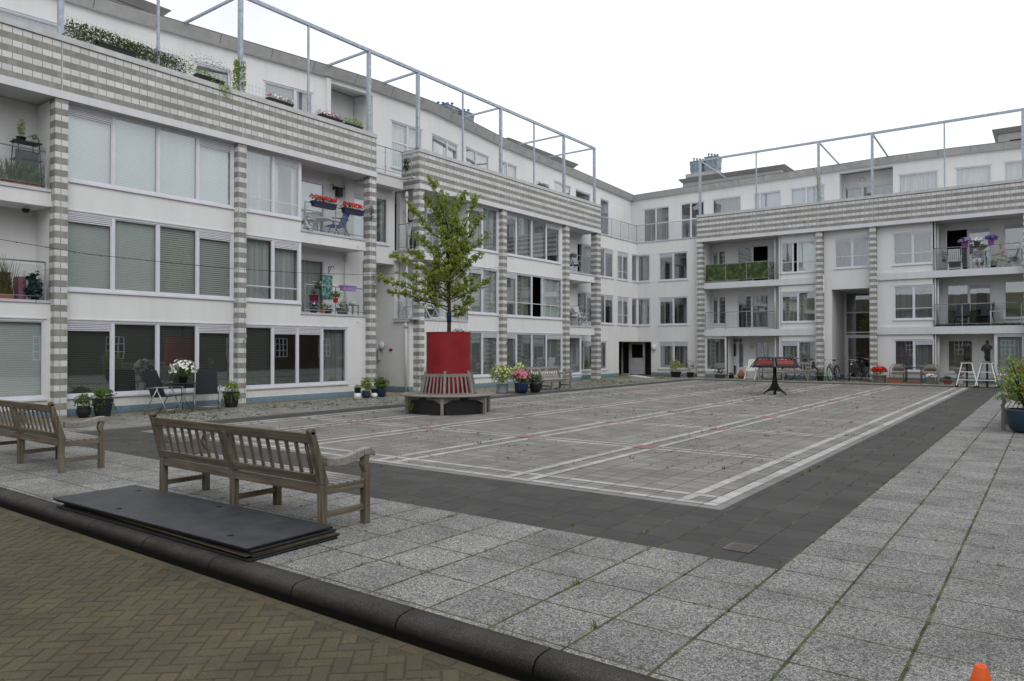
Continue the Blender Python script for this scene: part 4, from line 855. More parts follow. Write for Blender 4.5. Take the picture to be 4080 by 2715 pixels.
def potted(loc, label, potc, r, h, shape='taper', leaves='leaf', fr=None, fh=None, n=260, ls=.05, fl=None, cat='potted plant', group=None, square=False, saucer=None, name='potted_plant', wd=.5, lift=.55, trail=0, box=None, rz=0):
    """pot of radius r, height h, with a leafy crown of radius fr, height fh and flowers fl=[(material, count, size)]"""
    o = empty(name, loc, label, cat, group, rz); fr = fr or r*1.3; fh = fh or r*1.6
    key = 'pot_%.2f_%.2f_%.2f' % potc
    if key not in M: M[key] = var('pot_glaze', potc, .15, 8, .45, spec=.4)
    m = MB()
    if box:     # long flower box (length, depth)
        lx, ly = box[0]/2, box[1]/2
        m.hexa([(-lx*.93, -ly*.8, 0), (lx*.93, -ly*.8, 0), (lx*.93, ly*.8, 0), (-lx*.93, ly*.8, 0), (-lx, -ly, h), (lx, -ly, h), (lx, ly, h), (-lx, ly, h)]); m.box(-lx-.012, lx+.012, -ly-.012, ly+.012, h-.03, h-.001)
    elif square:
        m.hexa([(-r*.68, -r*.68, 0), (r*.68, -r*.68, 0), (r*.68, r*.68, 0), (-r*.68, r*.68, 0), (-r, -r, h), (r, -r, h), (r, r, h), (-r, r, h)])
    else: m.lathe([(a*r, b*h) for a, b in POT[shape]], 24)
    m.build('pot', key, o)
    if not box and not square: q = MB(); q.lathe([(r*.86, h*.88), (r*.84, h*.93)], 16); q.build('soil', 'soil', o)
    if saucer: q = MB(); q.lathe([(r*.8, .0), (r*1.05, .03), (r*1.0, .032), (r*.78, .008)], 20); q.build('saucer', 'terra', o)
    f = MB(); base = Vector((0, 0, h))
    if box:
        lx = box[0]/2
        for k in range(max(2, int(box[0]/.14))):
            x = -lx+box[0]*(k+.5)/max(2, int(box[0]/.14)); blob(f, (x, 0, h+fh*.3), (.13, box[1]*.75, fh*.5), n, ls, 0, wd=wd)
    else:
        blob(f, (0, 0, h+fh*lift), (fr, fr, fh*.55), n, ls, 0, wd=wd); stems(f, base, fr*.6, fh*.6, 6, .005)
    if trail:
        for k in range(trail):
            a = rnd.uniform(0, 6.28) if not box else rnd.choice((-1.57, -1.57, 1.57)); p = Vector((math.cos(a)*r*1.05, math.sin(a)*r*1.05, h)) if not box else Vector((rnd.uniform(-box[0]/2, box[0]/2), math.sin(a)*box[1]*.55, h))
            for j in range(rnd.randint(3, 8)): p = p+Vector((math.cos(a)*.012, math.sin(a)*.012, -.035)); leaf(f, p+rdir()*.012, rdir(), ls, 0, wd)
    f.build('foliage', leaves, o)
    for (mt, cnt, sz) in (fl or ()):
        g = MB()
        if box:
            for _ in range(cnt):
                x = rnd.uniform(-box[0]/2-.03, box[0]/2+.03); d = rdir(); d.z = abs(d.z); flower(g, Vector((x, d.y*box[1]*.9, h+fh*(.25+.5*d.z))), d, sz*rnd.uniform(.8, 1.2))
        else: blooms(g, (0, 0, h+fh*lift), (fr*1.0, fr*1.0, fh*.6), cnt, sz)
        g.build('flowers', mt, o)
    return o
M['terra'] = var('terracotta', (.33, .12, .07), .15, 10, .8)
BLACK = (.018, .018, .02); BLUE = (.02, .03, .09); TERRA = (.34, .125, .075)
POTG = 'potted plants along the facades'
# ---- left facade pots
potted((-17.85, 7.62, 0), 'bright green bushy plant in a small round black pot, behind the cut-off bench', BLACK, .15, .27, 'vase', 'leaf', .17, .26, 420, .055, group=POTG)
potted((-17.80, 8.02, 0), 'trailing green plant in a tall square black pot below the dark blinds', BLACK, .17, .42, square=True, leaves='leaf', fr=.21, fh=.24, n=520, ls=.06, trail=26, group=POTG)
potted((-17.75, 11.30, 0), 'lime green trailing plant in a tall square black pot beside the second striped column', BLACK, .16, .42, square=True, leaves='limeleaf', fr=.2, fh=.26, n=520, ls=.045, trail=40, group=POTG)
# ---- four small pots by column 3
o = potted((-17.62, 15.62, .17), 'low cushion of green in a black pot set on an upturned white pot', BLACK, .11, .17, 'taper', 'limeleaf', .11, .09, 240, .03, group=POTG)
m = MB(); m.lathe([(.13, 0), (.10, .16), (.085, .168)], 20); m.build('upturned_white_pot', 'whitepaint', None, tagv=('white plastic pot upside down under the pot of low green cushion', 'pot')).location = (-17.62, 15.62, 0)
potted((-17.55, 15.92, 0), 'tall light green leafy plant in a dark blue pot between the white pots', (.03, .04, .06), .14, .22, 'vase', 'limeleaf', .17, .42, 360, .07, group=POTG)
potted((-17.50, 16.2, .15), 'empty-looking small black pot standing on a rounded white pot', BLACK, .095, .13, 'taper', 'limeleaf', .05, .04, 30, .02, group=POTG)
m = MB(); m.lathe([(.07, 0), (.11, .04), (.11, .11), (.07, .148)], 20); m.build('rounded_white_pot', 'whitepaint', None, tagv=('rounded white pot with a small black pot on it', 'pot')).location = (-17.50, 16.2, 0)
potted((-17.55, 16.55, 0), 'broad-leaved green plant in a glossy dark blue pot nearest the third striped column', BLUE, .17, .24, 'bowl', 'leaf', .24, .36, 300, .11, group=POTG)
# ---- hydrangea group in front of block 2
potted((-15.55, 20.42, 0), 'yellow green hydrangea in a pale blue grey pot', (.36, .44, .50), .22, .36, 'taper', 'limeleaf', .40, .55, 700, .08, fl=[('f_paleyellow', 260, .045)], group=POTG, saucer=1)
potted((-15.35, 21.15, 0), 'second pale yellow hydrangea in a dark pot, behind the pink one', BLACK, .18, .34, 'taper', 'limeleaf', .26, .62, 500, .07, fl=[('f_paleyellow', 150, .045)], group=POTG)
potted((-14.95, 20.75, 0), 'pink hydrangea in a round dark blue pot', BLUE, .24, .36, 'bowl', 'darkleaf', .30, .40, 420, .08, fl=[('f_pink', 260, .045), ('f_salmon', 110, .045)], group=POTG)
potted((-14.85, 21.45, 0), 'dense dark green bush in a round black pot next to the pink hydrangea', BLACK, .21, .32, 'bowl', 'darkleaf', .27, .30, 800, .05, group=POTG)
# ---- far facade pots
potted((-16.35, 36.9, 0), 'yellow leaved shrub in a dark trough under the window by the corner entrance', BLACK, .3, .3, 'taper', 'yleaf', .34, .6, 420, .09, group=POTG, lift=.6)
potted((-15.55, 36.95, 0), 'thin open twiggy shrub in a small black pot left of the first far column', BLACK, .2, .28, 'taper', 'darkleaf', .36, .62, 130, .07, fl=[('f_white', 14, .03)], group=POTG)
potted((-14.0, 37.15, 0), 'low dark plant in a grey trough under the ground floor bay window', (.13, .13, .13), .3, .2, 'taper', 'darkleaf', .3, .32, 300, .06, group=POTG)
potted((-13.35, 37.0, 0), 'tiny dark plant in a small black pot left of the white house door', BLACK, .15, .2, 'taper', 'darkleaf', .13, .1, 160, .04, group=POTG)
potted((-8.95, 36.8, 0), 'round clipped bush in a black pot right of the second far column', BLACK, .18, .24, 'taper', 'darkleaf', .22, .28, 420, .045, group=POTG)
potted((-6.35, 36.6, 0), 'tub crowded with bright red flowers beside the entrance column', (.25, .23, .19), .3, .36, 'taper', 'darkleaf', .28, .32, 260, .06, fl=[('f_red', 330, .055)], group=POTG)
potted((-5.72, 36.55, 0), 'long terracotta trough in front of the left wicker chair', TERRA, .2, .19, box=(.62, .2), leaves='darkleaf', fh=.06, n=30, ls=.03, group=POTG)
potted((-4.95, 36.5, 0), 'low empty-looking terracotta trough under the black side table', TERRA, .2, .12, box=(.55, .2), leaves='darkleaf', fh=.03, n=10, ls=.02, group=POTG)
potted((-4.3, 36.5, 0), 'white flowers in a square grey stone pot before the right wicker chair', (.16, .15, .12), .17, .27, square=True, leaves='darkleaf', fr=.2, fh=.14, n=160, ls=.04, fl=[('f_white', 260, .04)], group=POTG)
potted((-3.68, 36.6, 0), 'small dark plant in a terracotta pot between the wicker chairs and the stone urn', TERRA, .18, .2, 'taper', 'darkleaf', .17, .16, 260, .05, group=POTG)
# stone urn
u = empty('stone_urn', (-3.25, 36.9, 0), 'grey stone urn on a pedestal holding dry brown leaves', 'urn')
M['stone'] = var('weathered_stone', (.27, .265, .25), .2, 12, .9)
m = MB(); m.lathe([(.16, 0), (.16, .06), (.11, .1), (.11, .26), (.15, .32), (.15, .36)], 20); m.build('pedestal', 'stone', u); m = MB(); m.lathe([(.08, .361), (.11, .42), (.19, .52), (.21, .62), (.25, .68), (.25, .72), (.2, .72)], 24); m.build('bowl', 'stone', u)
m = MB(); blob(m, (0, 0, .76), (.2, .2, .1), 160, .06); m.build('foliage', 'dryleaf', u)
# right hand blue tub with shrub
o = potted((-.42, 16.75, 0), 'big leafy shrub with red tips in a round blue tub beside the right bench', (.025, .05, .075), .32, .44, 'bowl', 'limeleaf', .42, .80, 1700, .075, fl=[('redleaf', 60, .04)], group=None, lift=.62)
m = MB(); stems(m, (0, 0, .42), .4, .9, 14, .012); m.build('stem', 'bark', o)

# ------------------------------------------------------------------ benches
def bench(name, loc, rz, label, L_=2.6, wd='wood_', group=None, slats=9, dark=False, d=.52, top='woodtop'):
    o = empty(name, loc, label, 'bench', group, rz); X_, Y_, Z_ = wd+'x', wd+'y', wd+'z'
    sh = .42; q = .065
    xs = [0, L_/2, L_]
    lean = lambda z: -.24*max(0, z-.40)
    for i, x in enumerate(xs):
        m = MB(); m.hexa([(x-q/2, -q/2, 0), (x+q/2, -q/2, 0), (x+q/2, q/2, 0), (x-q/2, q/2, 0), (x-q/2, -q/2, .42), (x+q/2, -q/2, .42), (x+q/2, q/2, .42), (x-q/2, q/2, .42)])
        zt = .89 if i != 1 else .80; y1 = lean(zt); m.hexa([(x-q/2, -q/2, .42), (x+q/2, -q/2, .42), (x+q/2, q/2+.02, .42), (x-q/2, q/2+.02, .42), (x-q/2, -q/2+y1, zt), (x+q/2, -q/2+y1, zt), (x+q/2, q/2+y1-.015, zt), (x-q/2, q/2+y1-.015, zt)])
        if i != 1: m.tube([(x-q/2, y1-.004, zt-.002), (x+q/2, y1-.004, zt-.002)], .030, 10)
        m.build('leg', Z_, o, .005)
        # front leg with a shaped upper part at the ends
        m = MB()
        if i != 1:
            m.box(x-q/2, x+q/2, d-q, d, 0, sh-.03); pr_ = [(0, sh-.03), (.012, sh+.05), (-.02, sh+.12), (.0, .62)]
            for (a, z0), (b, z1) in zip(pr_, pr_[1:]): m.hexa([(x-q/2, d-q+a, z0), (x+q/2, d-q+a, z0), (x+q/2, d+a, z0), (x-q/2, d+a, z0), (x-q/2, d-q+b, z1), (x+q/2, d-q+b, z1), (x+q/2, d+b, z1), (x-q/2, d+b, z1)])
        else: m.box(x-q/2, x+q/2, d-q, d, 0, sh-.03)
        m.build('leg', Z_, o, .004)
        m = MB(); m.box(x-.018, x+.018, q/2, d-q, .13, .18); m.build('stretcher', Y_, o, .003)
        m = MB(); m.box(x-.02, x+.02, q/2, d-q, .33, sh-.031); m.build('seat_support', Y_, o, .003)
    m = MB(); m.box(q/2, L_-q/2, -.02, .02, .34, sh+.0); m.build('seat_rail', X_, o, .003); m = MB(); m.box(q/2, L_-q/2, d-.05, d-.02, .33, sh-.032); m.build('seat_rail', X_, o, .003)
    m = MB()
    for k in range(6): y = .045+k*(d-.03)/6; m.box(-.0 if k < 5 else -.01, L_+(.0 if k < 5 else .01), y, y+.062, sh-.03, sh-.008)
    m.build('seat', top, o, .004)
    # backrest: top rail, bottom rail, slats
    b = MB(); sl = Vector((0, -.24, 1)).normalized(); nrm = Vector((0, 1, .24)).normalized()
    b.obox((L_/2, lean(.825)-.0, .825), (1, 0, 0), nrm, sl, L_/2-q/2, .016, .046); b.build('back_rail', X_, o, .005)
    for (x0, x1) in ((q/2, L_/2-q/2), (L_/2+q/2, L_-q/2)):
        b = MB(); b.obox(((x0+x1)/2, lean(.47)-.004, .475), (1, 0, 0), nrm, sl, (x1-x0)/2, .017, .038); b.build('back_rail', X_, o, .004)
    for (x0, x1) in ((q/2, L_/2-q/2), (L_/2+q/2, L_-q/2)):
        for k in range(slats):
            x = x0+(x1-x0)*(k+.5)/slats; b = MB(); b.obox((x, lean(.645)-.002, .645), (1, 0, 0), nrm, sl, .021, .007, .138); b.build('back_slat', Z_, o, .002)
    for x in (0, L_):
        m = MB(); pts = [(.0, .615), (.10, .60), (.22, .60), (.33, .628), (.42, .655), (.50, .655), (.555, .63)]; y0 = lean(.62)
        for (a, z0), (b2, z1) in zip(pts, pts[1:]):
            h0, h1 = .075 if a < .4 else .065, .075 if b2 < .4 else (.065 if b2 < .55 else .04)
            m.hexa([(x-.036, a+y0*0+.03, z0-h0*.5), (x+.036, a+.03, z0-h0*.5), (x+.036, b2+.03, z1-h1*.5), (x-.036, b2+.03, z1-h1*.5), (x-.036, a+.03, z0+h0*.5), (x+.036, a+.03, z0+h0*.5), (x+.036, b2+.03, z1+h1*.5), (x-.036, b2+.03, z1+h1*.5)])
        m.build('armrest', top.replace('top', 'top'), o, .008)
    return o
BG = 'slatted teak benches round the square'
bench('park_bench', (-7.68, 4.09, 0), 0, 'brown weathered teak bench seen from behind, directly behind the black boards', 2.62, group=BG)
bench('park_bench', (-12.80, 4.09, 0), 0, 'weathered teak bench cut off by the left edge of the picture', 2.6, group=BG)
bench('park_bench', (-15.55, 24.15, 0), R(-90), 'silver grey teak bench facing the square, right of the potted hydrangeas', 2.6, 'gwood_', BG, 10)
bench('park_bench', (-9.45, 37.0, 0), R(180), 'pale grey teak bench in front of the far ground floor window, a bicycle behind it', 2.3, 'gwood_', BG, 8)
bench('park_bench', (-.30, 17.05, 0), R(90), 'grey teak bench half out of the picture behind the blue tub', 2.4, 'gwood_', BG, 9)

# ------------------------------------------------------------------ round planter with tree and hexagonal bench
fwd = Vector((-math.sin(R(36.5236)), math.cos(R(36.5236)), 0)); rgt = Vector((math.cos(R(36.5236)), math.sin(R(36.5236)), 0))
PC = fwd*18.25 + rgt*(18.25*(1787.5-2040)/2912.6)            # centre of the planter on the ground
face = math.atan2(-fwd.y, -fwd.x) - R(3)                        # direction of the middle leg
M['redpaint'] = var('faded_red_paint', (.24, .012, .016), .12, 3, .5, spec=.35)
M['blackpaint'] = var('black_metal_paint', (.016, .016, .017), .2, 10, .45, spec=.4)
pt = empty('tree_planter', PC, 'tall red cylindrical planter with a black drum base, a tree growing in it', 'planter')
m = MB(); n = 64; m.lathe([(.552, .43), (.552, .768), (.5485, .772), (.552, .776), (.552, 1.955), (.562, 1.958), (.562, 1.985), (.54, 1.985), (.54, 1.9)], 96, smooth=False); m.build('drum', 'redpaint', pt)
m = MB(); m.lathe([(1.0, 0.0), (1.0, .425)], 48, smooth=False); m.build('base', 'blackpaint', pt)
m = MB(); m.lathe([(.535, 1.86), (.5, 1.9), (.2, 1.93)], 24); m.build('soil', 'soil', pt)
hb = empty('hexagonal_bench', PC, 'grey wooden tree bench with outward facing slatted backs, wrapped round the red planter', 'bench')
for k in range(7):
    m = MB(); r0 = .70+k*.072; r1 = r0+.062; N = 48
    vs = []; 
    for i in range(N):
        a = 2*math.pi*i/N; c_, s_ = math.cos(a), math.sin(a)
        vs += [(r0*c_, r0*s_, .435), (r1*c_, r1*s_, .435), (r1*c_, r1*s_, .462), (r0*c_, r0*s_, .462)]
    fs = []
    for i in range(N):
        j = (i+1) % N
        for q in range(4): fs.append((i*4+q, j*4+q, j*4+(q+1) % 4, i*4+(q+1) % 4))
    m.add(vs, fs); m.build('seat_plank', 'gwood_x', hb, .003)
for i in range(6):
    a = face+math.pi/3*i; a2 = a+math.pi/3; c_, s_ = math.cos(a), math.sin(a); dv = Vector((c_, s_, 0)); tv = Vector((-s_, c_, 0)); d2 = Vector((math.cos(a2), math.sin(a2), 0)); up = Vector((0, 0, 1))
    m = MB(); m.obox(dv*1.10+up*.215, dv, tv, up, .035, .035, .215); m.build('leg', 'gwood_z', hb, .004)
    m = MB()      # curved brackets beside the leg
    for sg, o2 in ((1, d2), (-1, Vector((math.cos(a-math.pi/3), math.sin(a-math.pi/3), 0)))):
        dr = (o2-dv).normalized(); b0 = dv*1.10+dr*.035
        m.hexa([b0+up*.27-dv*.01, b0+dr*.02+up*.27-dv*.01, b0+dr*.02+up*.27+dv*.012, b0+up*.27+dv*.012, b0+up*.355-dv*.01, b0+dr*.22+up*.355-dv*.01, b0+dr*.22+up*.355+dv*.012, b0+up*.355+dv*.012])
    m.build('bracket', 'gwood_x', hb)
    m = MB(); m.bar(dv*1.13+up*.395, d2*1.13+up*.395, .026, .078); m.build('apron', 'gwood_x', hb, .003)
    m = MB(); m.bar(dv*.735+up*.40, dv*1.08+up*.40, .04, .06); m.build('seat_support', 'gwood_x', hb)
    m = MB(); m.bar(dv*.735+up*.45, dv*.60+up*1.00, .062, .062, up=tv); m.tube([dv*.60+up*1.0-tv*.031, dv*.60+up*1.0+tv*.031], .031, 8); m.build('back_post', 'gwood_z', hb, .003)
    m = MB(); m.bar(dv*.625+up*.925, d2*.625+up*.925, .026, .075); m.build('back_rail', 'gwood_x', hb, .003)
    m = MB(); m.bar(dv*.725+up*.475, d2*.725+up*.475, .026, .04); m.build('back_rail', 'gwood_x', hb, .003)
    for k in range(5):
        t_ = (k+1)/6; m = MB(); m.bar((dv*.722).lerp(d2*.722, t_)+up*.49, (dv*.632).lerp(d2*.632, t_)+up*.89, .042, .014, up=(dv+d2).normalized()); m.build('back_slat', 'gwood_z', hb)
# tree
tr = empty('young_tree', PC+Vector((0, 0, 1.9)), 'young hawthorn-like tree with sparse spreading branches rising from the red planter', 'tree')
def uw(px, py): return ((px-1787.5)*.00627, 1.6+(1385.6-py)*.00627-1.9)
trk = MB(); br = MB(); lf = MB()
tz = [uw(1790, y)[1] for y in (1320, 1210, 1080, 950, 830, 735)]
tp = [Vector((0, 0, 0))] + [rgt*q+Vector((0, 0, z)) for q, z in zip((.012, .02, .005, -.05, -.16, -.42), tz[0:1]+tz[1:])]
trk.tube([Vector((.01, 0, -.05))]+[rgt*x+Vector((0, 0, uw(0, y)[1])) for x, y in ((.01, 1320), (.015, 1240), (.0, 1150), (-.02, 1060), (-.05, 960), (-.12, 860))], [.058, .052, .046, .042, .036, .028, .018], 10); trk.build('trunk', 'bark', tr)
ends = [(1515, 1115, 1190), (1550, 1165, 1215), (1572, 1020, 1120), (1640, 1005, 1080), (1622, 808, 960), (1640, 935, 1050), (1720, 712, 900), (1695, 780, 930), (1770, 788, 900), (1812, 775, 930), (1860, 780, 960), (1900, 795, 990), (1925, 865, 1010), (1935, 940, 1060), (1915, 1030, 1110), (1948, 1118, 1190), (1885, 1195, 1240), (1850, 1225, 1260), (1700, 1170, 1230), (1600, 1090, 1180), (1745, 860, 1000), (1830, 880, 1030), (1870, 960, 1100), (1740, 1010, 1130), (1720, 1100, 1200), (1860, 1110, 1190), (1660, 1055, 1150), (1820, 1000, 1120), (1790, 1130, 1210)]
def grow(a, e, r, nl, dep):
    """branch from a to e with twigs and leaf rosettes"""
    a = Vector(a); e = Vector(e); L_ = (e-a).length; mid = a.lerp(e, .5)+Vector((0, 0, -.04*L_))+rdir()*.07*L_; q1 = a.lerp(mid, .5)+rdir()*.02; q2 = mid.lerp(e, .5)+rdir()*.05*L_
    P_ = [a, q1, mid, q2, e]; br.tube(P_, [r, r*.8, r*.6, r*.42, r*.2], 6, 0, False)
    for _ in range(nl):
        t_ = rnd.uniform(.22, 1.03)**.8; i = min(3, int(t_*4)); p = P_[i].lerp(P_[i+1], t_*4-i)
        tw = rdir(); tw.z = tw.z*.7+.25; ln = rnd.uniform(.05, .22)*(1.1-t_*.5)
        e2 = p+tw*ln; br.tube([p, e2], [.004, .002], 3, 0, False)
        c_ = e2; k = rnd.randint(7, 12)
        for _ in range(k): leaf(lf, c_+rdir()*rnd.uniform(.01, .055), rdir()+Vector((0, 0, .5)), rnd.uniform(.045, .078), 0, .6)
for i, (px, py, ys) in enumerate(ends):
    u_, z_ = uw(px, py); zs = max(.35, uw(0, ys)[1]-.05); dep = rnd.uniform(-.25, .25) if abs(u_) > .9 else rnd.uniform(-.75, .75)*(1-.25*abs(u_))
    L_ = math.hypot(u_, z_-zs)
    grow(rgt*(-.02)+Vector((0, 0, zs)), rgt*u_+fwd*dep+Vector((0, 0, z_)), .012+.006*L_, int(22+25*L_), dep)
for _ in range(22):
    zs = rnd.uniform(.7, 2.2); a = rnd.uniform(0, 6.28); rr = rnd.uniform(.45, .85)*(1.15-zs*.2); grow((0, 0, zs), (math.cos(a)*rr, math.sin(a)*rr, zs+rnd.uniform(.35, .8)), .012, 22, 0)
br.build('branches', 'bark', tr); lf.build('crown', 'treeleaf', tr)
M['bluecloth'] = var('blue_band', (.02, .03, .10), .2, 8, .8)
m = MB(); m.tube([rgt*.012+Vector((0, 0, uw(0, 1285)[1])), rgt*.008+Vector((0, 0, uw(0, 1245)[1]))], .058, 14); m.build('trunk_band', 'bluecloth', tr)
for q in (-.42, -.30, .33, .47):
    m = MB(); m.tube([rgt*q+Vector((0, 0, .07)), rgt*q*.35+Vector((0, 0, .75))], .0022, 4); m.build('guy_wire', 'rail', tr)
for (q, d_, n, hgt, lab) in ((.22, -.18, 60, .2, 'weedy green tuft on the rim of the red planter, right of the trunk'), (.40, -.1, 40, .17, 'smaller weed at the right edge of the red planter top')):
    o = empty('weed', PC+rgt*q+fwd*d_+Vector((0, 0, 1.90)), lab, 'weed', 'weeds in the red planter'); m = MB()
    for _ in range(n): d = rdir(); d.z = abs(d.z)+.4; d.normalize(); e = d*hgt*rnd.uniform(.5, 1); m.add([Vector((0, 0, 0)), e*.6+rdir()*.012, e+rdir()*.01], [(0, 1, 2)]); leaf(m, e, rdir(), .05, 0, .35)
    m.build('foliage', 'darkleaf', o)
o = empty('weed', (PC-rgt*.86-fwd*.78), 'tall flowering weed at the left foot of the hexagonal bench', 'weed'); m = MB()
for _ in range(7): a = rnd.uniform(0, 6.28); e = Vector((math.cos(a)*.1, math.sin(a)*.1, rnd.uniform(.25, .5))); m.tube([(0, 0, 0), e], .004, 4); [leaf(m, e*rnd.uniform(.3, 1)+rdir()*.03, rdir(), .06, 0, .35) for _ in range(9)]
m.build('foliage', 'leaf', o); 
o = empty('weed', PC-rgt*.72+fwd*.95, 'tall thin weed with pale seed heads behind the hexagonal bench', 'weed'); m = MB(); g = MB()
for _ in range(9): a = rnd.uniform(0, 6.28); e = Vector((math.cos(a)*.1, math.sin(a)*.1, rnd.uniform(.7, 1.25))); m.tube([(0, 0, 0), e], .005, 4); [leaf(m, e*rnd.uniform(.1, .7)+rdir()*.04, rdir(), .08, 0, .35) for _ in range(9)]; [flower(g, e+rdir()*.06, rdir(), .014) for _ in range(8)]
m.build('foliage', 'leaf', o); g.build('flowers', 'f_white', o)

# ------------------------------------------------------------------ boards, cone, grate
M['board'] = None
t = NT('black_film_board'); p = t.pos(); n = t.noise(p, 3.5, 5, .65); sc = t.noise(t.scale(p, (3, 22, 3)), 1, 4)
t.col(t.mix(1.0, t.ramp(n, [(.3, (.026, .028, .033)), (.6, (.046, .048, .054)), (.78, (.075, .07, .065))]), t.ramp(sc, [(.3, .85), (.7, 1.1)]), 'MULTIPLY')); t.rough(t.ramp(n, [(.3, .42), (.7, .65)])); t.b.inputs['Specular IOR Level'].default_value = .5; t.bump(n, .05, .01); M['board'] = t.m
M['ply'] = var('yellow_plywood_edge', (.22, .15, .05), .3, 20, .7)
M['boardedge'] = var('dark_board_edge', (.012, .012, .013), .3, 20, .7)
bl = [(-6.43, 3.62, .0, 3.22, .84, .6, 'boardedge', 'lowest black sheet of the stack, lying on kerb and gravel slabs'), (-6.42, 3.66, .021, 3.2, .83, .2, 'boardedge', 'second black sheet from the bottom of the stack'), (-6.44, 3.63, .042, 3.22, .83, -.5, 'ply', 'black sheet with a yellowish plywood edge in the middle of the stack'), (-6.42, 3.61, .063, 3.2, .82, 1.1, 'boardedge', 'black sheet just under the top one'), (-6.44, 3.585, .088, 3.22, .82 , .9, 'boardedge', 'top black board with drilled holes, lying before the brown teak bench')]
for i, (cx, cy, z, lx, ly, an, ed, lab) in enumerate(bl):
    o = empty('board', (cx, cy, z+.002), lab, 'board', 'stack of black boards by the kerb', R(an))
    m = MB(); m.box(-lx/2, lx/2, -ly/2, ly/2, .0100, .0185); m.build('face', 'board', o); m = MB(); m.box(-lx/2+.002, lx/2-.002, -ly/2+.002, ly/2-.002, 0, .0099); m.build('core', ed, o)
    if i == 4:
        for (x, y) in ((-1.25, .26), (.15, .30), (-.55, -.28), (1.18, -.26)): q = MB(); q.lathe([(.028, .0187), (.028, .0195)], 16, (x, y, 0)); q.build('hole', 'K', o)
        o.rotation_euler = (R(.35), R(-.15), R(an))
co = empty('traffic_cone', (-.235, 3.40, 0), 'orange traffic cone peeking in at the bottom right corner', 'cone')
M['orange'] = var('orange_plastic', (.85, .13, .02), .06, 6, .45, spec=.4)
m = MB(); m.lathe([(.115, .02), (.0215, .352), (.017, .358), (.011, .35), (.011, .3)], 32); m.build('cone', 'orange', co); m = MB(); m.box(-.13, .13, -.13, .13, 0, .02); m.build('base', 'orange', co, .006)
gr = empty('drain_grate', (-2.015, 5.775, .001), 'rusty rectangular drain grate set in the dark paving at the near corner', 'drain')
M['iron'] = var('worn_cast_iron', (.15, .125, .115), .3, 20, .6, .3)
m = MB(); m.box(-.105, .105, -.115, -.10, 0, .008); m.box(-.105, .105, .10, .115, 0, .008); m.box(-.105, -.09, -.10, .10, 0, .008); m.box(.09, .105, -.10, .10, 0, .008); m.build('frame', 'iron', gr)
m = MB(); m.box(-.09, .09, -.10, .10, .0003, .0015); m.build('pit', 'K', gr)
for k in range(8): x = -.09+.18*(k+.5)/8; m = MB(); m.box(x-.006, x+.006, -.10, .10, .002, .008); m.build('bar', 'iron', gr)

# ------------------------------------------------------------------ reading stand
rs_ = empty('reading_stand', (-7.62, 25.3, 0), 'black metal reading stand with sloping red lecterns round a flared four-footed column', 'stand')
m = MB()
for k in range(4):
    a = math.pi/2*k+R(10); c_, s_ = math.cos(a), math.sin(a); tv = Vector((-s_, c_, 0))*.012
    pr_ = [(.05, .95), (.06, .60), (.09, .40), (.16, .24), (.27, .13), (.36, .06), (.37, .0), (.33, .0), (.31, .05), (.22, .09), (.12, .12), (.04, .13)]
    q = [Vector((c_*r_, s_*r_, z_)) for r_, z_ in pr_]+[Vector((0, 0, .13)), Vector((0, 0, .95))]
    n = len(q); m.add([p-tv for p in q]+[p+tv for p in q], [tuple(range(n)), tuple(range(2*n-1, n-1, -1))]+[(i, (i+1) % n, (i+1) % n+n, i+n) for i in range(n)])
m.tube([(0, 0, .0), (0, 0, .96)], .05, 12); m.build('column', 'blackpaint', rs_)
m = MB(); m.lathe([(.06, .93), (.80, .93), (.80, .955), (.06, .955)], 6, smooth=False); m.build('tray', 'blackpaint', rs_)
for k in range(6):
    a = math.pi/3*k+R(24)-R(6); c_, s_ = math.cos(a), math.sin(a); dv = Vector((c_, s_, 0)); tv = Vector((-s_, c_, 0)); up = Vector((0, 0, 1))
    if k == 4: pass
    b0, b1 = dv*.76+up*.965, dv*.55+up*1.25; sl = (b1-b0).normalized(); nr = tv.cross(sl)
    L0, L1 = .36, .27; m = MB()
    for sg in (-1, 1): m.bar(b0+tv*sg*L0-sl*.05, b1+tv*sg*L1, .045, .03, up=nr)
    m.bar(b0-tv*L0+sl*.02, b0+tv*L0+sl*.02, .04, .03, up=nr); m.bar(b1-tv*L1, b1+tv*L1, .03, .03, up=nr)
    for q in (-.12, .0, .12): m.bar(b0+sl*.27+tv*q*1.1, b1+tv*q, .022, .015, up=nr)
    o = m.build('lectern', 'blackpaint', rs_); m = MB(); w0, w1 = .335, .285
    m.hexa([b0+sl*.09-tv*w0-nr*.006, b0+sl*.09+tv*w0-nr*.006, b0+sl*.09+tv*w0+nr*.006, b0+sl*.09-tv*w0+nr*.006, b0+sl*.25-tv*w1-nr*.006, b0+sl*.25+tv*w1-nr*.006, b0+sl*.25+tv*w1+nr*.006, b0+sl*.25-tv*w1+nr*.006]); m.build('red_panel', 'redpanel' if 'redpanel' in M else 'redpaint', o)

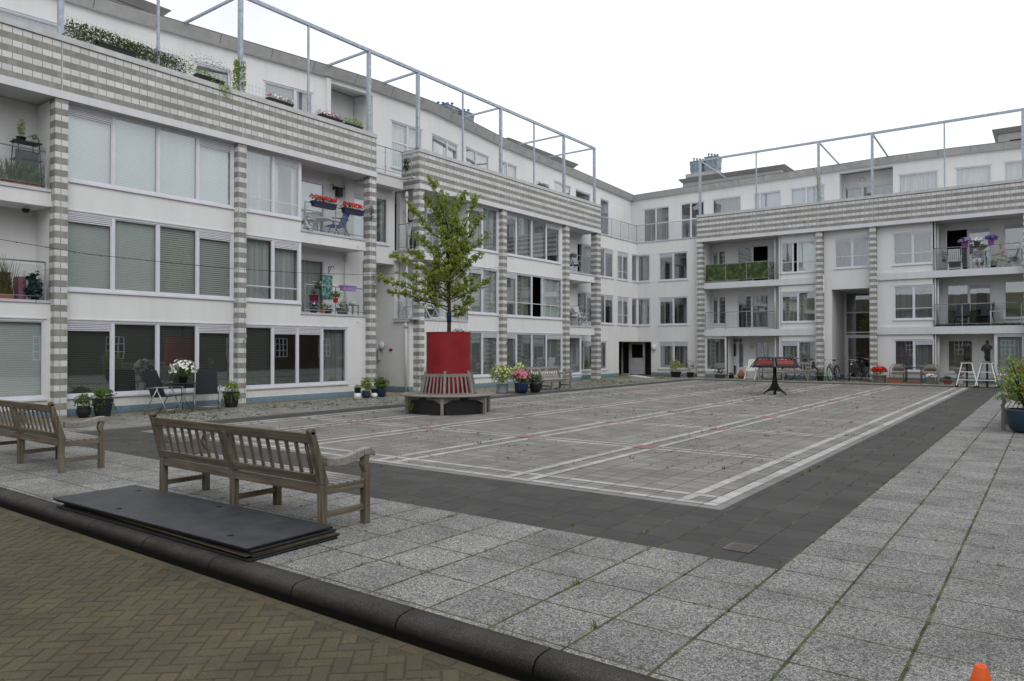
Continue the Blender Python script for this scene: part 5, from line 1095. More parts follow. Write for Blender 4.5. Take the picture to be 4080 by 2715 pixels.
# ------------------------------------------------------------------ chairs and tables
M['alu'] = var('brushed_aluminium', (.42, .43, .45), .1, 12, .35, .7)
M['mesh'] = var('black_textile_mesh', (.018, .020, .026), .15, 20, .8)
M['rattan'] = var('grey_brown_rattan', (.20, .175, .15), .3, 60, .8, bump=.5, bsc=120)
def recliner(loc, rz, label, group, back='mesh', fr='alu', cat='garden chair', lean=.20):
    o = empty('garden_chair', loc, label, cat, group, rz); w_ = .27
    m = MB(); m.hexa([(-w_, -.18, .40), (w_, -.18, .40), (w_, .30, .43), (-w_, .30, .43), (-w_, -.18, .42), (w_, -.18, .42), (w_, .30, .45), (-w_, .30, .45)]); m.build('seat', back, o, .006)
    m = MB(); m.hexa([(-w_, -.17, .42), (w_, -.17, .42), (w_, -.145, .42), (-w_, -.145, .42), (-w_+.02, -.19-lean-.02, 1.04), (w_-.02, -.19-lean-.02, 1.04), (w_-.02, -.19-lean+.01, 1.05), (-w_+.02, -.19-lean+.01, 1.05)]); m.build('backrest', back, o, .008)
    for sg in (-1, 1):
        x = sg*(w_+.025); m = MB(); m.tube([(x, .30, .0), (x, -.02, .63)], .014, 8); m.build('leg', fr, o); m = MB(); m.tube([(x, -.34, .0), (x, .02, .63)], .014, 8); m.build('leg', fr, o)
        m = MB(); m.tube([(x, -.27, .615), (x, .0, .65), (x, .26, .64), (x, .30, .625)], .017, 8); m.build('armrest', fr, o)
    for y in (.27, -.31): m = MB(); m.tube([(-w_-.02, y, .11), (w_+.02, y, .11)], .011, 8); m.build('crossbar', fr, o)
    return o
recliner((-17.35, 9.25, 0), R(-62), 'black mesh folding chair turned sideways, left of the bistro table', 'folding garden chairs with black mesh')
recliner((-17.45, 10.42, 0), R(-118), 'black mesh folding chair facing the camera, right of the bistro table', 'folding garden chairs with black mesh')
bt = empty('bistro_table', (-17.45, 9.78, 0), 'small round black metal bistro table under the white petunias', 'table')
m = MB(); m.lathe([(.33, .70), (.34, .705), (.34, .72), (.33, .722)], 28); m.build('table_top', 'blackpaint', bt)
for k in range(3):
    a = 2*math.pi*k/3+.6; c_, s_ = math.cos(a), math.sin(a); m = MB(); m.tube([(c_*.06, s_*.06, .70), (c_*.045, s_*.045, .5), (c_*.045, s_*.045, .30), (c_*.12, s_*.12, .18), (c_*.22, s_*.22, .06), (c_*.24, s_*.24, 0)], .010, 6); m.build('leg', 'blackpaint', bt)
potted((-17.45, 9.78, .723), 'big mound of white petunias in a small black pot on the bistro table', BLACK, .11, .16, 'taper', 'leaf', .30, .42, 420, .06, fl=[('f_white', 230, .042)], lift=.38, trail=0)
# wicker chairs
def wicker(loc, rz, label, group, mat='rattan', white=False):
    o = empty('wicker_chair', loc, label, 'chair', group, rz); m = MB(); m.lathe([(.26, .38), (.27, .42), (.25, .44)], 24, sy=.95); m.build('seat', mat, o)
    m = MB(); n = 16; vs = []
    for i in range(n+1):
        a = math.pi*(1.12+.76*(i/n)); z1 = .62+.22*math.sin(math.pi*i/n); vs += [(math.cos(a)*.26, math.sin(a)*.25, .52), (math.cos(a)*.29, math.sin(a)*.29, z1), (math.cos(a)*.28, math.sin(a)*.28, z1), (math.cos(a)*.25, math.sin(a)*.24, .52)]
    m.add(vs, [(4*i+q, 4*i+4+q, 4*i+4+(q+1) % 4, 4*i+(q+1) % 4) for i in range(n) for q in range(4)], 0, True); m.build('backrest', mat, o)
    m = MB(); pts = [(.29, .24, 0), (.30, .22, .45), (.31, .12, .63)]+[(math.cos(-math.pi*i/10)*.31, math.sin(-math.pi*i/10)*.30, .66+.2*math.sin(math.pi*i/10)) for i in range(11)]+[(-.31, .12, .63), (-.30, .22, .45), (-.29, .24, 0)]; m.tube(pts, .017, 8); m.build('armrest', mat, o)
    for x in (-.2, .2): m = MB(); m.tube([(x, -.22, 0), (x, -.20, .40)], .015, 6); m.build('leg', mat, o)
    return o
wicker((-5.72, 37.35, 0), R(180), 'low grey wicker armchair left of the black side table', 'wicker chairs on the far side')
wicker((-4.45, 37.3, 0), R(180), 'low grey wicker armchair right of the black side table, white flowers before it', 'wicker chairs on the far side')
o = empty('side_table', (-5.08, 37.4, 0), 'narrow black metal side table standing between the two wicker chairs', 'table')
m = MB(); m.box(-.36, .36, -.2, .2, .66, .69); m.build('table_top', 'blackpaint', o)
for x in (-.3, .3):
    for y in (-.17, .17): m = MB(); m.tube([(x, y, 0), (x, y, .66)], .02, 8); m.build('leg', 'blackpaint', o)
def slatchair(loc, rz, label, group=None, mat='whitepaint', cat='white chair'):
    o = empty('slatted_chair', loc, label, cat, group, rz)
    m = MB(); [m.box(-.23, .23, -.2+k*.085, -.2+k*.085+.07, .41, .43) for k in range(5)]; m.build('seat', mat, o)
    m = MB()
    for k in range(6): x = -.2+k*.08; m.bar((x, -.21, .46), (x, -.36, .98), .055, .014, up=(0, 1, 0))
    m.bar((-.24, -.375, .985), (.24, -.375, .985), .04, .03); m.bar((-.24, -.21, .46), (.24, -.21, .46), .04, .03); m.build('backrest', mat, o)
    for sg in (-1, 1):
        x = sg*.26; m = MB(); m.bar((x, .24, 0), (x, -.22, .62), .035, .025); m.build('leg', mat, o); m = MB(); m.bar((x, -.33, 0), (x, .08, .63), .035, .025); m.build('leg', mat, o); m = MB(); m.bar((x, -.30, .645), (x, .22, .645), .05, .025); m.build('armrest', mat, o)
    m = MB(); m.bar((-.26, .2, .08), (.26, .2, .08), .03, .03); m.build('crossbar', mat, o); return o
slatchair((-12.25, 36.75, 0), R(180), 'white slatted garden chair left of the far grey bench', 'white slatted chairs by the far wall')
slatchair((-11.15, 37.45, 0), R(150), 'white slatted garden chair mostly hidden behind the reading stand', 'white slatted chairs by the far wall')
m = MB(); m.lathe([(.10, 0), (.17, .1), (.18, .2), (.12, .3), (.08, .42), (.03, .45)], 16); m.build('garden_ornament', 'terra', None, tagv=('small brown terracotta ornament beside the white house door', 'ornament')).location = (-12.95, 37.35, 0)

# ------------------------------------------------------------------ bicycles
M['rubber'] = var('black_rubber', (.014, .014, .014), .2, 20, .8); M['chrome'] = var('dull_chrome', (.55, .56, .58), .1, 20, .25, .9)
def bicycle(loc, rz, label, group, col, lean=0, basket=False):
    key = 'bike_%.2f%.2f%.2f' % col
    if key not in M: M[key] = var('bicycle_paint', col, .1, 10, .35, .2, .5)
    o = empty('bicycle', loc, label, 'bicycle', group, rz); o.rotation_euler = (lean, 0, rz); R_ = .34
    for x in (0, 1.08):
        w_ = MB(); pts = [(x+R_*math.cos(2*math.pi*i/28), 0, R_+R_*math.sin(2*math.pi*i/28)) for i in range(29)]; w_.tube(pts, .018, 6, 0, False); wo_ = w_.build('wheel', 'rubber', o)
        w_ = MB(); pts = [(x+(R_-.025)*math.cos(2*math.pi*i/28), 0, R_+(R_-.025)*math.sin(2*math.pi*i/28)) for i in range(29)]; w_.tube(pts, .010, 6, 0, False)
        w_.build('rim', 'chrome', wo_); w_ = MB()
        for k in range(14): a = 2*math.pi*k/14; w_.tube([(x, .02*(-1)**k, R_), (x+(R_-.03)*math.cos(a), 0, R_+(R_-.03)*math.sin(a))], .0018, 3, 0, False)
        w_.tube([(x, -.05, R_), (x, .05, R_)], .02, 8); w_.build('spokes', 'chrome', wo_)
        w_ = MB(); pts = [(x+(R_+.035)*math.cos(a), 0, R_+(R_+.035)*math.sin(a)) for a in [R(20+150*i/12) if x else R(15+150*i/12) for i in range(13)]]; w_.tube(pts, .022, 5, 0, False); w_.build('mudguard', 'blackpaint', o)
    f = MB(); bbx = (.46, 0, .29); seat_ = (.33, 0, .86); head = (.90, 0, .86); hb_ = (.935, 0, .70)
    for a, b in ((bbx, seat_), (bbx, hb_), (bbx, (0, 0, R_)), ((.36, 0, .72), (0, 0, R_)), ((.40, 0, .52), head), (head, hb_), (hb_, (1.08, 0, R_))): f.tube([a, b], .016, 8)
    f.build('frame', key, o); f = MB(); f.tube([seat_, (.30, 0, .96)], .012, 8); f.ball((.26, 0, 1.0), .13, .09, .045, 12, 6); f.build('saddle', 'rubber', o)
    f = MB(); f.tube([head, (.87, 0, 1.0)], .014, 8); f.tube([(.70, -.30, 1.03), (.80, -.26, 1.05), (.90, -.1, 1.02), (.90, .1, 1.02), (.80, .26, 1.05), (.70, .30, 1.03)], .012, 8); f.build('handlebar', 'chrome', o)
    f = MB(); f.tube([(.70, -.30, 1.03), (.62, -.31, 1.02)], .018, 8); f.tube([(.70, .30, 1.03), (.62, .31, 1.02)], .018, 8); f.build('grips', 'rubber', o)
    f = MB(); f.tube([(.46, -.09, .29), (.58, -.09, .20)], .01, 6); f.tube([(.46, .09, .29), (.34, .09, .38)], .01, 6); f.box(.54, .64, -.17, -.09, .19, .21); f.box(.28, .38, .09, .17, .37, .39); f.tube([(.46, -.1, .29), (.46, .1, .29)], .02, 8); f.lathe([(.09, 0), (.09, .004)], 16, (0, 0, 0)); 
    f2 = MB(); f2.tube([(.46, -.09, .29), (.58, -.09, .20)], .01, 6); f2.tube([(.46, .09, .29), (.34, .09, .38)], .01, 6); f2.box(.54, .64, -.17, -.09, .19, .21); f2.box(.28, .38, .09, .17, .37, .39); f2.tube([(.46, -.1, .29), (.46, .1, .29)], .02, 8); f2.build('pedals', 'rubber', o)
    f = MB(); f.box(-.30, .18, -.06, .06, .735, .75); f.tube([(-.2, .05, .735), (0, .04, R_)], .006, 5); f.tube([(-.2, -.05, .735), (0, -.04, R_)], .006, 5); f.build('luggage_rack', 'blackpaint', o)
    f = MB(); f.ball((1.0, 0, .80), .05, .05, .05, 10, 6); f.build('headlamp', 'chrome', o); return o
GBk = 'bicycles parked by the far wing'
bicycle((-9.55, 37.5, 0), R(180), 'black bicycle leaning behind the far grey bench', GBk, (.02, .02, .022), R(-6))
bicycle((-8.42, 37.95, 0), R(-95), 'dark bicycle with a wide handlebar parked in the entrance, nearer the left wall', GBk, (.03, .03, .035), R(5))
bicycle((-7.95, 38.2, 0), R(-80), 'black bicycle with a red frame badge behind the first one in the entrance', GBk, (.16, .02, .02), R(-8))
bicycle((-7.6, 38.5, 0), R(-55), 'black bicycle leaning right, closest to the glass entrance door', GBk, (.02, .02, .02), R(-12))

# ------------------------------------------------------------------ stands with statues
M['bronze'] = var('dark_bronze', (.020, .019, .019), .3, 14, .55, .3, .5)
def skinned(name, verts, edges, radii, mat, parent, sub=2, mods=True):
    me = bpy.data.meshes.new(name); me.from_pydata([tuple(v) for v in verts], edges, []); me.materials.append(M[mat]); o = bpy.data.objects.new(name, me); COL.objects.link(o); o.parent = parent
    sk = o.modifiers.new('skin', 'SKIN'); sk.use_smooth_shade = True
    for i, r_ in enumerate(radii): v = me.skin_vertices[0].data[i]; v.radius = (r_, r_) if not isinstance(r_, tuple) else r_; v.use_root = (i == 0)
    s_ = o.modifiers.new('sub', 'SUBSURF'); s_.levels = sub; s_.render_levels = sub; return o
def stand(loc, rz, label, group):
    o = empty('stepladder_stand', loc, label, 'stand', group, rz); m = MB(); m.box(-.21, .21, -.16, .16, .955, .985); m.build('top', 'whitepaint', o, .004)
    L_ = []
    for sx in (-1, 1):
        for sy in (-1, 1):
            a, b = Vector((sx*.36, sy*.30, .07)), Vector((sx*.17, sy*.12, .955)); m = MB(); m.bar(a, b, .035, .045, up=(0, 1, 0)); m.build('leg', 'whitepaint' if sy < 0 else 'alu', o); m = MB(); m.box(a.x-.045, a.x+.045, a.y-.05, a.y+.05, 0, .075); m.build('rubber_foot', 'rubber', o)
    for z in (.30, .62):
        t_ = (z-.07)/.885
        for sy in (-1, 1): y = sy*(.30-.18*t_); x = .36-.19*t_; m = MB(); m.bar((-x, y, z), (x, y, z), .05, .028); m.build('rung', 'whitepaint' if sy < 0 else 'alu', o)
    m = MB(); m.box(-.035, .035, .02, .09, 0, .95); m.build('post', 'blackpaint', o); return o
SG = 'white ladder stands carrying the statues'
stand((-2.80, 34.5, 0), R(4), 'left one of two white ladder-legged stands, nearer the stone urn', SG); stand((-2.12, 34.5, 0), R(-4), 'right one of two white ladder-legged stands, nearer the ground floor bay window', SG)
def statue(loc, rz, label, v2):
    o = empty('statue', loc, label, 'statue', 'dark statues on ladder stands', rz)
    if v2 == 0:   # long skirted figure with folded arms
        V = [(0, 0, .50), (0, 0, .60), (0, .0, .70), (0, 0, .76), (0, -.01, .85), (0, 0, .30), (0, 0, .05), (-.10, 0, .68), (-.15, -.03, .57), (-.06, -.11, .55), (.10, 0, .68), (.15, -.03, .56), (.05, -.12, .53), (0, -.01, .90)]
        E_ = [(0, 1), (1, 2), (2, 3), (3, 4), (4, 13), (0, 5), (5, 6), (2, 7), (7, 8), (8, 9), (2, 10), (10, 11), (11, 12)]; Rr_ = [(.10, .085), (.11, .09), (.095, .075), (.04, .04), (.06, .068), (.125, .11), (.17, .14), .055, .045, .032, .055, .045, .032, .045]
    else:         # bulky figure with a narrow base, arm on the hip
        V = [(0, 0, .42), (0, 0, .55), (0, .0, .68), (0.02, 0, .76), (.02, -.01, .86), (.01, 0, .28), (-.03, 0, .06), (-.11, 0, .66), (-.17, -.02, .54), (-.11, -.08, .46), (.12, 0, .66), (.17, .0, .56), (.06, -.12, .55), (.07, 0, .24), (.07, .0, .04), (.02, -.01, .91)]
        E_ = [(0, 1), (1, 2), (2, 3), (3, 4), (4, 15), (0, 5), (5, 6), (2, 7), (7, 8), (8, 9), (2, 10), (10, 11), (11, 12), (0, 13), (13, 14)]; Rr_ = [(.15, .12), (.13, .11), (.11, .08), (.04, .04), (.062, .07), (.09, .08), (.07, .06), .055, .042, .035, .055, .042, .035, (.08, .07), (.06, .05), .05]
    skinned('figure', V, E_, Rr_, 'bronze', o, 2); m = MB(); m.box(-.15, .15, -.12, .12, 0, .03); m.build('base', 'bronze', o, .004); return o
statue((-2.80, 34.5, .986), R(10), 'dark bronze figure in a long skirt with folded arms, on the left ladder stand', 0); statue((-2.12, 34.5, .986), R(-15), 'dark bronze stout figure with a bent arm, on the right ladder stand', 1)

# ------------------------------------------------------------------ weeds, moss tufts
def tufts(name, label, n, area, sz, mat='grass', wt=None):
    m = MB()
    for _ in range(n):
        for _ in range(20):
            x0, x1, y0, y1 = rnd.choices(area, [ (a[1]-a[0])*(a[3]-a[2]) for a in area])[0]; x, y = rnd.uniform(x0, x1), rnd.uniform(y0, y1)
            if noise.noise(Vector((x*.35, y*.35, 5)))+.45*rnd.random() > .18: break
        if wt == 'slab':
            if rnd.random() < .75: x = round((x+1.6)/.5)*.5-1.6+rnd.uniform(-.012, .012)
            else: y = round((y-5.4)/.52)*.52+5.4+rnd.uniform(-.012, .012)
        elif wt == 'dark': x = round((x+1.6)/.315)*.315-1.6+rnd.uniform(-.01, .01) if rnd.random() < .7 else x
        s_ = sz*rnd.uniform(.5, 1.5)*(2.2 if rnd.random() < .05 else 1)
        for _ in range(rnd.randint(4, 8)):
            a = rnd.uniform(0, 6.28); d = Vector((math.cos(a), math.sin(a), 0)); p = Vector((x, y, .0))+d*rnd.uniform(0, s_*.6); e = p+d*s_*rnd.uniform(.2, .9)+Vector((0, 0, s_*rnd.uniform(.25, 1.0))); sd_ = Vector((-d.y, d.x, 0))*s_*.13
            m.add([p-sd_, p+sd_, e], [(0, 1, 2)])
    return tag(m.build(name, mat), label, None, None, 'stuff')
tufts('weeds', 'small green weeds growing in the slab joints', 1500, [(-13, 3, 3.35, 5.4), (-1.6, 1.5, 5.4, 34)], .020, 'grass', 'slab')
tufts('weeds', 'weeds along the joints of the dark paving', 1100, [(-14.9, -1.6, 5.4, 7.0), (-2.64, -1.6, 7, 34), (-14.9, -14.1, 7, 34)], .020, 'grass', 'dark')
tufts('weeds', 'fine grass sprouting between the grey pavers', 6500, [(-13.9, -2.8, 7.2, 34), (-13.9, -6, 16, 34), (-14, -8, 20, 34)], .022, 'grass')
tufts('weeds', 'grass growing in the strip along the facades', 3600, [(-17.9, -17.3, 6, 32), (-17, -1, 36.3, 37.4), (-19, -15, 34, 37.6), (-17.4, -15, 5.4, 32)], .035, 'grass')

# ------------------------------------------------------------------ things on the balconies and walls
M['darkmetal'] = M['blackpaint']
def simple(name, m, mat, label, cat, group=None): return m.build(name, mat, None, tagv=(label, cat, group))
# cut-off left balconies
sh = empty('plant_rack', (-18.75, 6.75, 5.1), 'black metal rack with shelves and pots on the top left balcony', 'rack'); 
for x in (-.17, .17):
    for y in (-.28, .28): m = MB(); m.tube([(x, y, 0), (x, y*.7, 1.25)], .012, 5); m.build('post', 'blackpaint', sh)
for z in (.35, .75, 1.15): m = MB(); m.box(-.18, .18, -.27, .27, z, z+.02); m.build('shelf', 'blackpaint', sh)
m = MB(); m.box(.15, .165, -.27, .2, .05, .95); m.build('side_panel', 'board', sh)
potted((-18.75, 6.65, 6.27), 'spiky green plant in a black bowl on top of the black rack', BLACK, .1, .1, leaves='limeleaf', fr=.08, fh=.38, n=160, ls=.07, wd=.2); potted((-18.75, 6.92, 6.27), 'small green plant in a white bowl on top of the black rack', (.7, .7, .68), .07, .08, leaves='leaf', fr=.09, fh=.14, n=80, ls=.04)
def reeds(loc, label, n=160, h=.6, w_=.3, mat='dryleaf', box=(.6, .2)):
    o = empty('planter_box', loc, label, 'planter'); m = MB(); m.box(-box[1]/2, box[1]/2, -box[0]/2, box[0]/2, 0, .16); m.build('box', 'terra', o); m = MB()
    for _ in range(n):
        p = Vector((rnd.uniform(-.07, .07), rnd.uniform(-w_, w_), .15)); e = p+Vector((rnd.uniform(-.2, .2), rnd.uniform(-.2, .2), h*rnd.uniform(.5, 1.1))); s_ = Vector((0, .006, 0)); md = p.lerp(e, .6)+Vector((0, 0, .05)); m.add([p-s_, p+s_, md, e], [(0, 1, 2), (0, 2, 3)])
    m.build('grass', mat, o)
reeds((-18.55, 6.2, 5.1), 'brown trough with long wispy grass on the top left balcony', mat='grass'); reeds((-18.5, 6.65, 5.1), 'second trough with green reed grass behind the balcony glass', mat='leaf', h=.55)
reeds((-18.5, 6.1, 2.62), 'trough of thin dry grass on the lower left balcony', h=.9)
m = MB(); m.box(-18.9, -18.86, 6.1, 6.5, 2.62, 3.3); simple('leaning_board', m, 'board', 'dark panel leaning on the lower left balcony', 'panel')
m = MB(); m.box(-18.85, -18.6, 6.72, 6.96, 2.62, 3.35); simple('white_cabinet', m, 'whitepaint', 'white cabinet on the lower left balcony beside the railing end', 'cabinet')
M['pinkp'] = var('dull_pink_plastic', (.30, .13, .17), .1, 6, .6); M['purplep'] = var('purple_plastic', (.34, .22, .50), .06, 6, .45); M['redp'] = var('red_plastic', (.62, .03, .02), .06, 6, .4)
m = MB(); m.box(-18.85, -18.6, 6.56, 6.70, 2.62, 3.2); simple('drawer_unit', m, 'pinkp', 'pink drawer unit left of the white cabinet on the lower balcony', 'drawers')
M['tealcloth'] = var('dark_teal_cloth', (.02, .05, .05), .3, 12, .8)
m = MB(); blob(m, (-18.42, 6.82, 2.96), (.12, .16, .34), 420, .10, 0, .5, .2, -1, .9); simple('folded_parasol', m, 'tealcloth', 'dark teal covered bundle standing on the lower left balcony', 'parasol')
m = MB(); m.lathe([(.05, -.09), (.08, -.04), (.08, 0)], 14, (-18.75, 6.75, 4.76)); simple('ceiling_lamp', m, 'blackpaint', 'small dark dome lamp under the ceiling of the left balcony', 'lamp')
# geranium balcony
GBx = 'flower boxes hung on the balcony rails'
potted((-18.16, 14.72, 5.93), 'left red geranium box on the upper rail by the third column', (.02, .025, .05), .1, .17, box=(.9, .17), leaves='leaf', fh=.26, n=34, ls=.05, fl=[('f_red', 170, .035)], group=GBx, rz=R(90))
potted((-18.16, 15.88, 5.90), 'right red geranium box on the upper rail, touching the third column', (.02, .025, .05), .1, .17, box=(.82, .17), leaves='leaf', fh=.26, n=34, ls=.05, fl=[('f_red', 170, .035)], group=GBx, rz=R(90))
potted((-18.17, 15.70, 3.42), 'empty lilac purple planter hooked over the lower rail', (.34, .22, .52), .1, .17, box=(.56, .2), leaves='leaf', fh=.02, n=2, ls=.01, group=GBx, rz=R(90))
potted((-18.2, 14.52, 3.42), 'little hanging basket of white and pink flowers on the lower rail', (.05, .06, .03), .11, .1, 'bowl', 'darkleaf', .13, .13, 160, .035, fl=[('f_white', 22, .025), ('f_pink', 12, .025)])
potted((-18.2, 15.22, 3.02), 'bright red hanging pot with leafy herbs on the middle rail post', (.62, .03, .02), .085, .14, 'taper', 'leaf', .18, .2, 200, .06)
potted((-18.55, 14.65, 3.0), 'wine red pot on a stand at the left end of the lower balcony', (.28, .03, .09), .15, .24, 'taper', 'darkleaf', .13, .18, 120, .04)
potted((-18.42, 14.55, 2.68), 'low pot of violet and white petunias behind the lower balcony glass', (.05, .05, .06), .13, .15, 'bowl', 'darkleaf', .17, .18, 160, .04, fl=[('f_lilac', 60, .03), ('f_white', 20, .025)])
potted((-18.40, 14.88, 2.68), 'small pot of orange and yellow flowers beside the violet petunias', (.7, .2, .03), .08, .12, 'taper', 'leaf', .1, .2, 60, .035, fl=[('f_orange', 20, .03), ('f_yellow', 12, .03)])
potted((-18.45, 15.1, 2.68), 'dark green bowl plant in the middle of the lower balcony floor', (.04, .06, .04), .16, .14, 'bowl', 'darkleaf', .16, .16, 140, .04, fl=[('f_white', 8, .02)])
potted((-18.5, 15.75, 2.68), 'grey stone bowl with grey leaves near the right end of the lower balcony', (.2, .19, .16), .2, .2, 'bowl', 'limeleaf', .16, .22, 120, .05)
m = MB(); m.box(-18.62, -18.30, 15.98, 16.3, 2.98, 3.0); [m.box(a, a+.03, b, b+.03, 2.66, 2.98) for a in (-18.6, -18.34) for b in (16.0, 16.25)]; simple('wooden_stool', m, 'gwood_x', 'little wooden stool at the right end of the lower balcony', 'stool')
m = MB(); m.lathe([(.09, 0), (.12, .05), (.1, .1)], 14, (-18.46, 16.12, 3.0)); simple('white_bowl', m, 'whitepaint', 'white bowl standing on the little wooden stool', 'bowl')
o = empty('balcony_table', (-18.7, 14.95, 5.1), 'white oval plastic table on the geranium balcony', 'table'); m = MB(); m.lathe([(.36, .56), (.37, .58), (.35, .60)], 24); m.build('table_top', 'whitepaint', o); m = MB(); m.tube([(0, 0, 0), (0, 0, .56)], .04, 8); m.build('leg', 'whitepaint', o)
M['bluefab'] = var('blue_chair_fabric', (.10, .18, .46), .15, 6, .8); M['bluegrey'] = var('blue_grey_fabric', (.12, .16, .23), .15, 6, .8); M['greyfab'] = var('dark_grey_fabric', (.055, .06, .07), .12, 8, .8)
recliner((-18.65, 15.65, 5.1), R(165), 'blue fabric folding chair on the geranium balcony', None, 'bluefab', 'blackpaint')
recliner((-18.55, 14.35, 5.1), R(-60), 'white tube chair at the left end of the geranium balcony', None, 'whitepaint', 'whitepaint')
m = MB(); m.box(-19.14, -18.98, 15.98, 16.18, 6.62, 6.90); m.hexa([(-19.14, 15.94, 6.90), (-18.94, 15.94, 6.88), (-18.94, 16.22, 6.88), (-19.14, 16.22, 6.90), (-19.14, 15.94, 6.96), (-18.94, 15.94, 6.91), (-18.94, 16.22, 6.91), (-19.14, 16.22, 6.96)]); simple('bird_house', m, 'blackpaint', 'black bird house on the wall of the geranium balcony', 'bird house')
m = MB(); m.tube([(-19.14, 15.78, 6.95), (-19.0, 15.78, 6.99), (-18.98, 15.78, 6.9)], .012, 6); m.ball((-18.98, 15.78, 6.85), .05, .05, .07, 8, 6); simple('wall_lantern', m, 'blackpaint', 'black wall lantern left of the bird house', 'lamp')
m = MB(); m.tube([(-19.14, 15.72, 4.02), (-19.14, 15.72, 4.28)], .01, 6); m.tube([(-19.14, 15.72, 4.25), (-18.92, 15.72, 4.27), (-18.88, 15.72, 4.18)], .01, 6); m.tube([(-19.14, 15.72, 4.06), (-19.0, 15.72, 4.26)], .008, 6); simple('wall_bracket', m, 'blackpaint', 'empty black iron plant bracket on the lower balcony wall', 'bracket')
t = NT('garden_picture'); p = t.pos(); n = t.noise(p, 11, 5, .7); t.col(t.ramp(n, [(.35, (.02, .07, .05)), (.5, (.07, .24, .20)), (.6, (.45, .55, .52)), (.7, (.02, .10, .08))])); M['poster'] = t.m
m = MB(); m.box(-19.14, -19.12, 15.42, 15.86, 3.2, 3.98); simple('garden_poster', m, 'poster', 'green and white outdoor canvas hung on the lower balcony wall', 'poster')
# ivy on column 3, hanging plants, wreath
def creeper(name, label, pts, n, sp, ls, mat, cat='climbing plant', group=None):
    o = empty(name, pts[0], label, cat, group, world=True); m = MB(); q = MB(); pts = [Vector(p) for p in pts]
    for _ in range(3): q.tube([p+rdir()*sp*.4 for p in pts], .004, 4, 0, False)
    for _ in range(n):
        i = rnd.randrange(len(pts)-1); p = pts[i].lerp(pts[i+1], rnd.random())+Vector((rdir().x*sp*.5, rdir().y*sp, rdir().z*sp)); leaf(m, p, rdir()+Vector((.4, -.2, .2)), ls*rnd.uniform(.6, 1.3), 0, .6)
    q.build('stems', 'bark', o); m.build('foliage', mat, o); return o
creeper('ivy', 'thin green creeper climbing a wire grid on the third striped column', [(-18.02, 16.70, 3.25), (-18.02, 16.66, 3.7), (-18.02, 16.72, 4.1)], 90, .10, .055, 'leaf')
creeper('hanging_plant', 'dark trailing plants beside the right red geranium box', [(-18.03, 16.6, 6.35), (-18.02, 16.56, 5.75)], 110, .09, .05, 'darkleaf', 'hanging plant')
m = MB(); m.tube([(-18.75, 18.95+.0*i, 0) for i in (0, 1)], .001, 3) if False else None
w_ = MB(); pts = [(-18.98+.0, 19.36+.20*math.cos(R(15*i)), 6.45+.22*math.sin(R(15*i))) for i in range(25)]; w_.tube(pts, .055, 6); simple('wreath', w_, 'bark', 'dark twig wreath on the wall beside the small side balcony', 'wreath')
# lamp, sign and letter boxes in the passage
M['lampglass'] = var('opal_lamp_glass', (.66, .66, .68), .04, 6, .35, spec=.5)
m = MB(); m.ball((-19.72, 18.62, 1.68), .12, .085, .15, 16, 10); simple('bulkhead_lamp', m, 'lampglass', 'round opal wall lamp in the passage between the blocks', 'lamp')
m = MB(); m.box(-19.42, -19.26, 18.705, 18.715, 1.47, 1.56); simple('red_sign', m, 'redpaint', 'small blank red sign beside the round lamp in the passage', 'sign')
lb = empty('letter_boxes', (-20.0, 18.7, 1.0), 'grey bank of letter boxes in the passage behind the third column', 'letter box', world=True); m = MB(); m.box(-20.15, -19.85, 18.6, 18.70, 1.15, 1.55); m.build('case', 'framegrey', lb)
for k in range(3): m = MB(); m.box(-20.12+.09*k, -20.05+.09*k, 18.59, 18.599, 1.2, 1.5); m.build('flap', 'rail', lb)
m = MB(); m.hexa([(-20.2, 18.3, 0), (-19.88, 18.3, 0), (-19.88, 18.5, 0), (-20.2, 18.5, 0), (-20.2, 18.3, .93), (-19.88, 18.3, .9), (-19.88, 18.5, .9), (-20.2, 18.5, .93)]); simple('low_pillar', m, 'stone', 'low pale stone pillar at the mouth of the passage', 'pillar')
m = MB(); m.ball((-18.07, 37.80, 1.6), .14, .10, .17, 16, 10); simple('bulkhead_lamp', m, 'lampglass', 'white oval wall lamp right of the corner entrance', 'lamp')
M['ylamp'] = var('yellowed_lamp_glass', (.55, .52, .28), .05, 6, .4)
m = MB(); m.ball((-12.95, 38.99, 1.68), .13, .05, .13, 16, 10); simple('round_lamp', m, 'ylamp', 'round yellowish wall lamp beside the white house door', 'lamp')
for (y_, lab) in ((11.88, 'small hose tap on the second striped column'), (24.02, 'small dark hook on the fifth striped column')):
    m = MB(); m.tube([(-18.1, y_, 1.78), (-18.02, y_, 1.80), (-18.0, y_+.04, 1.92), (-18.02, y_+.05, 1.98)], .014, 6); m.tube([(-18.02, y_, 1.80), (-18.02, y_-.04, 1.72)], .014, 6); simple('wall_tap', m, 'rail' if y_ < 20 else 'blackpaint', lab, 'tap')
for z_, lab in ((11.0, ''),):
    pass
for (x_, y_, z_, lab) in ((-20.9, 17.6, 10.65, 'round white lamp in the roof terrace niche of the left wing'),):
    m = MB(); m.ball((-21.3, 17.5, 10.55), .05, .13, .13, 12, 8); simple('niche_lamp', m, 'lampglass', lab, 'lamp')
m = MB(); m.ball((-8.3, 43.15, 10.72), .13, .05, .13, 12, 8); simple('niche_lamp', m, 'lampglass', 'round white lamp in the roof terrace niche of the far wing', 'lamp')
for (y_, z_) in ((16.2, 4.93), (16.2, 2.45), (31.2, 4.93), (31.2, 2.42), (18.3, 7.45)):
    m = MB(); m.tube([(-18.3, y_, z_), (-18.2, y_, z_), (-18.18, y_+.03, z_-.02)], .013, 6); simple('overflow_spout', m, 'whitepaint', 'short white water spout under a balcony floor', 'spout', 'short water spouts under the left balconies')
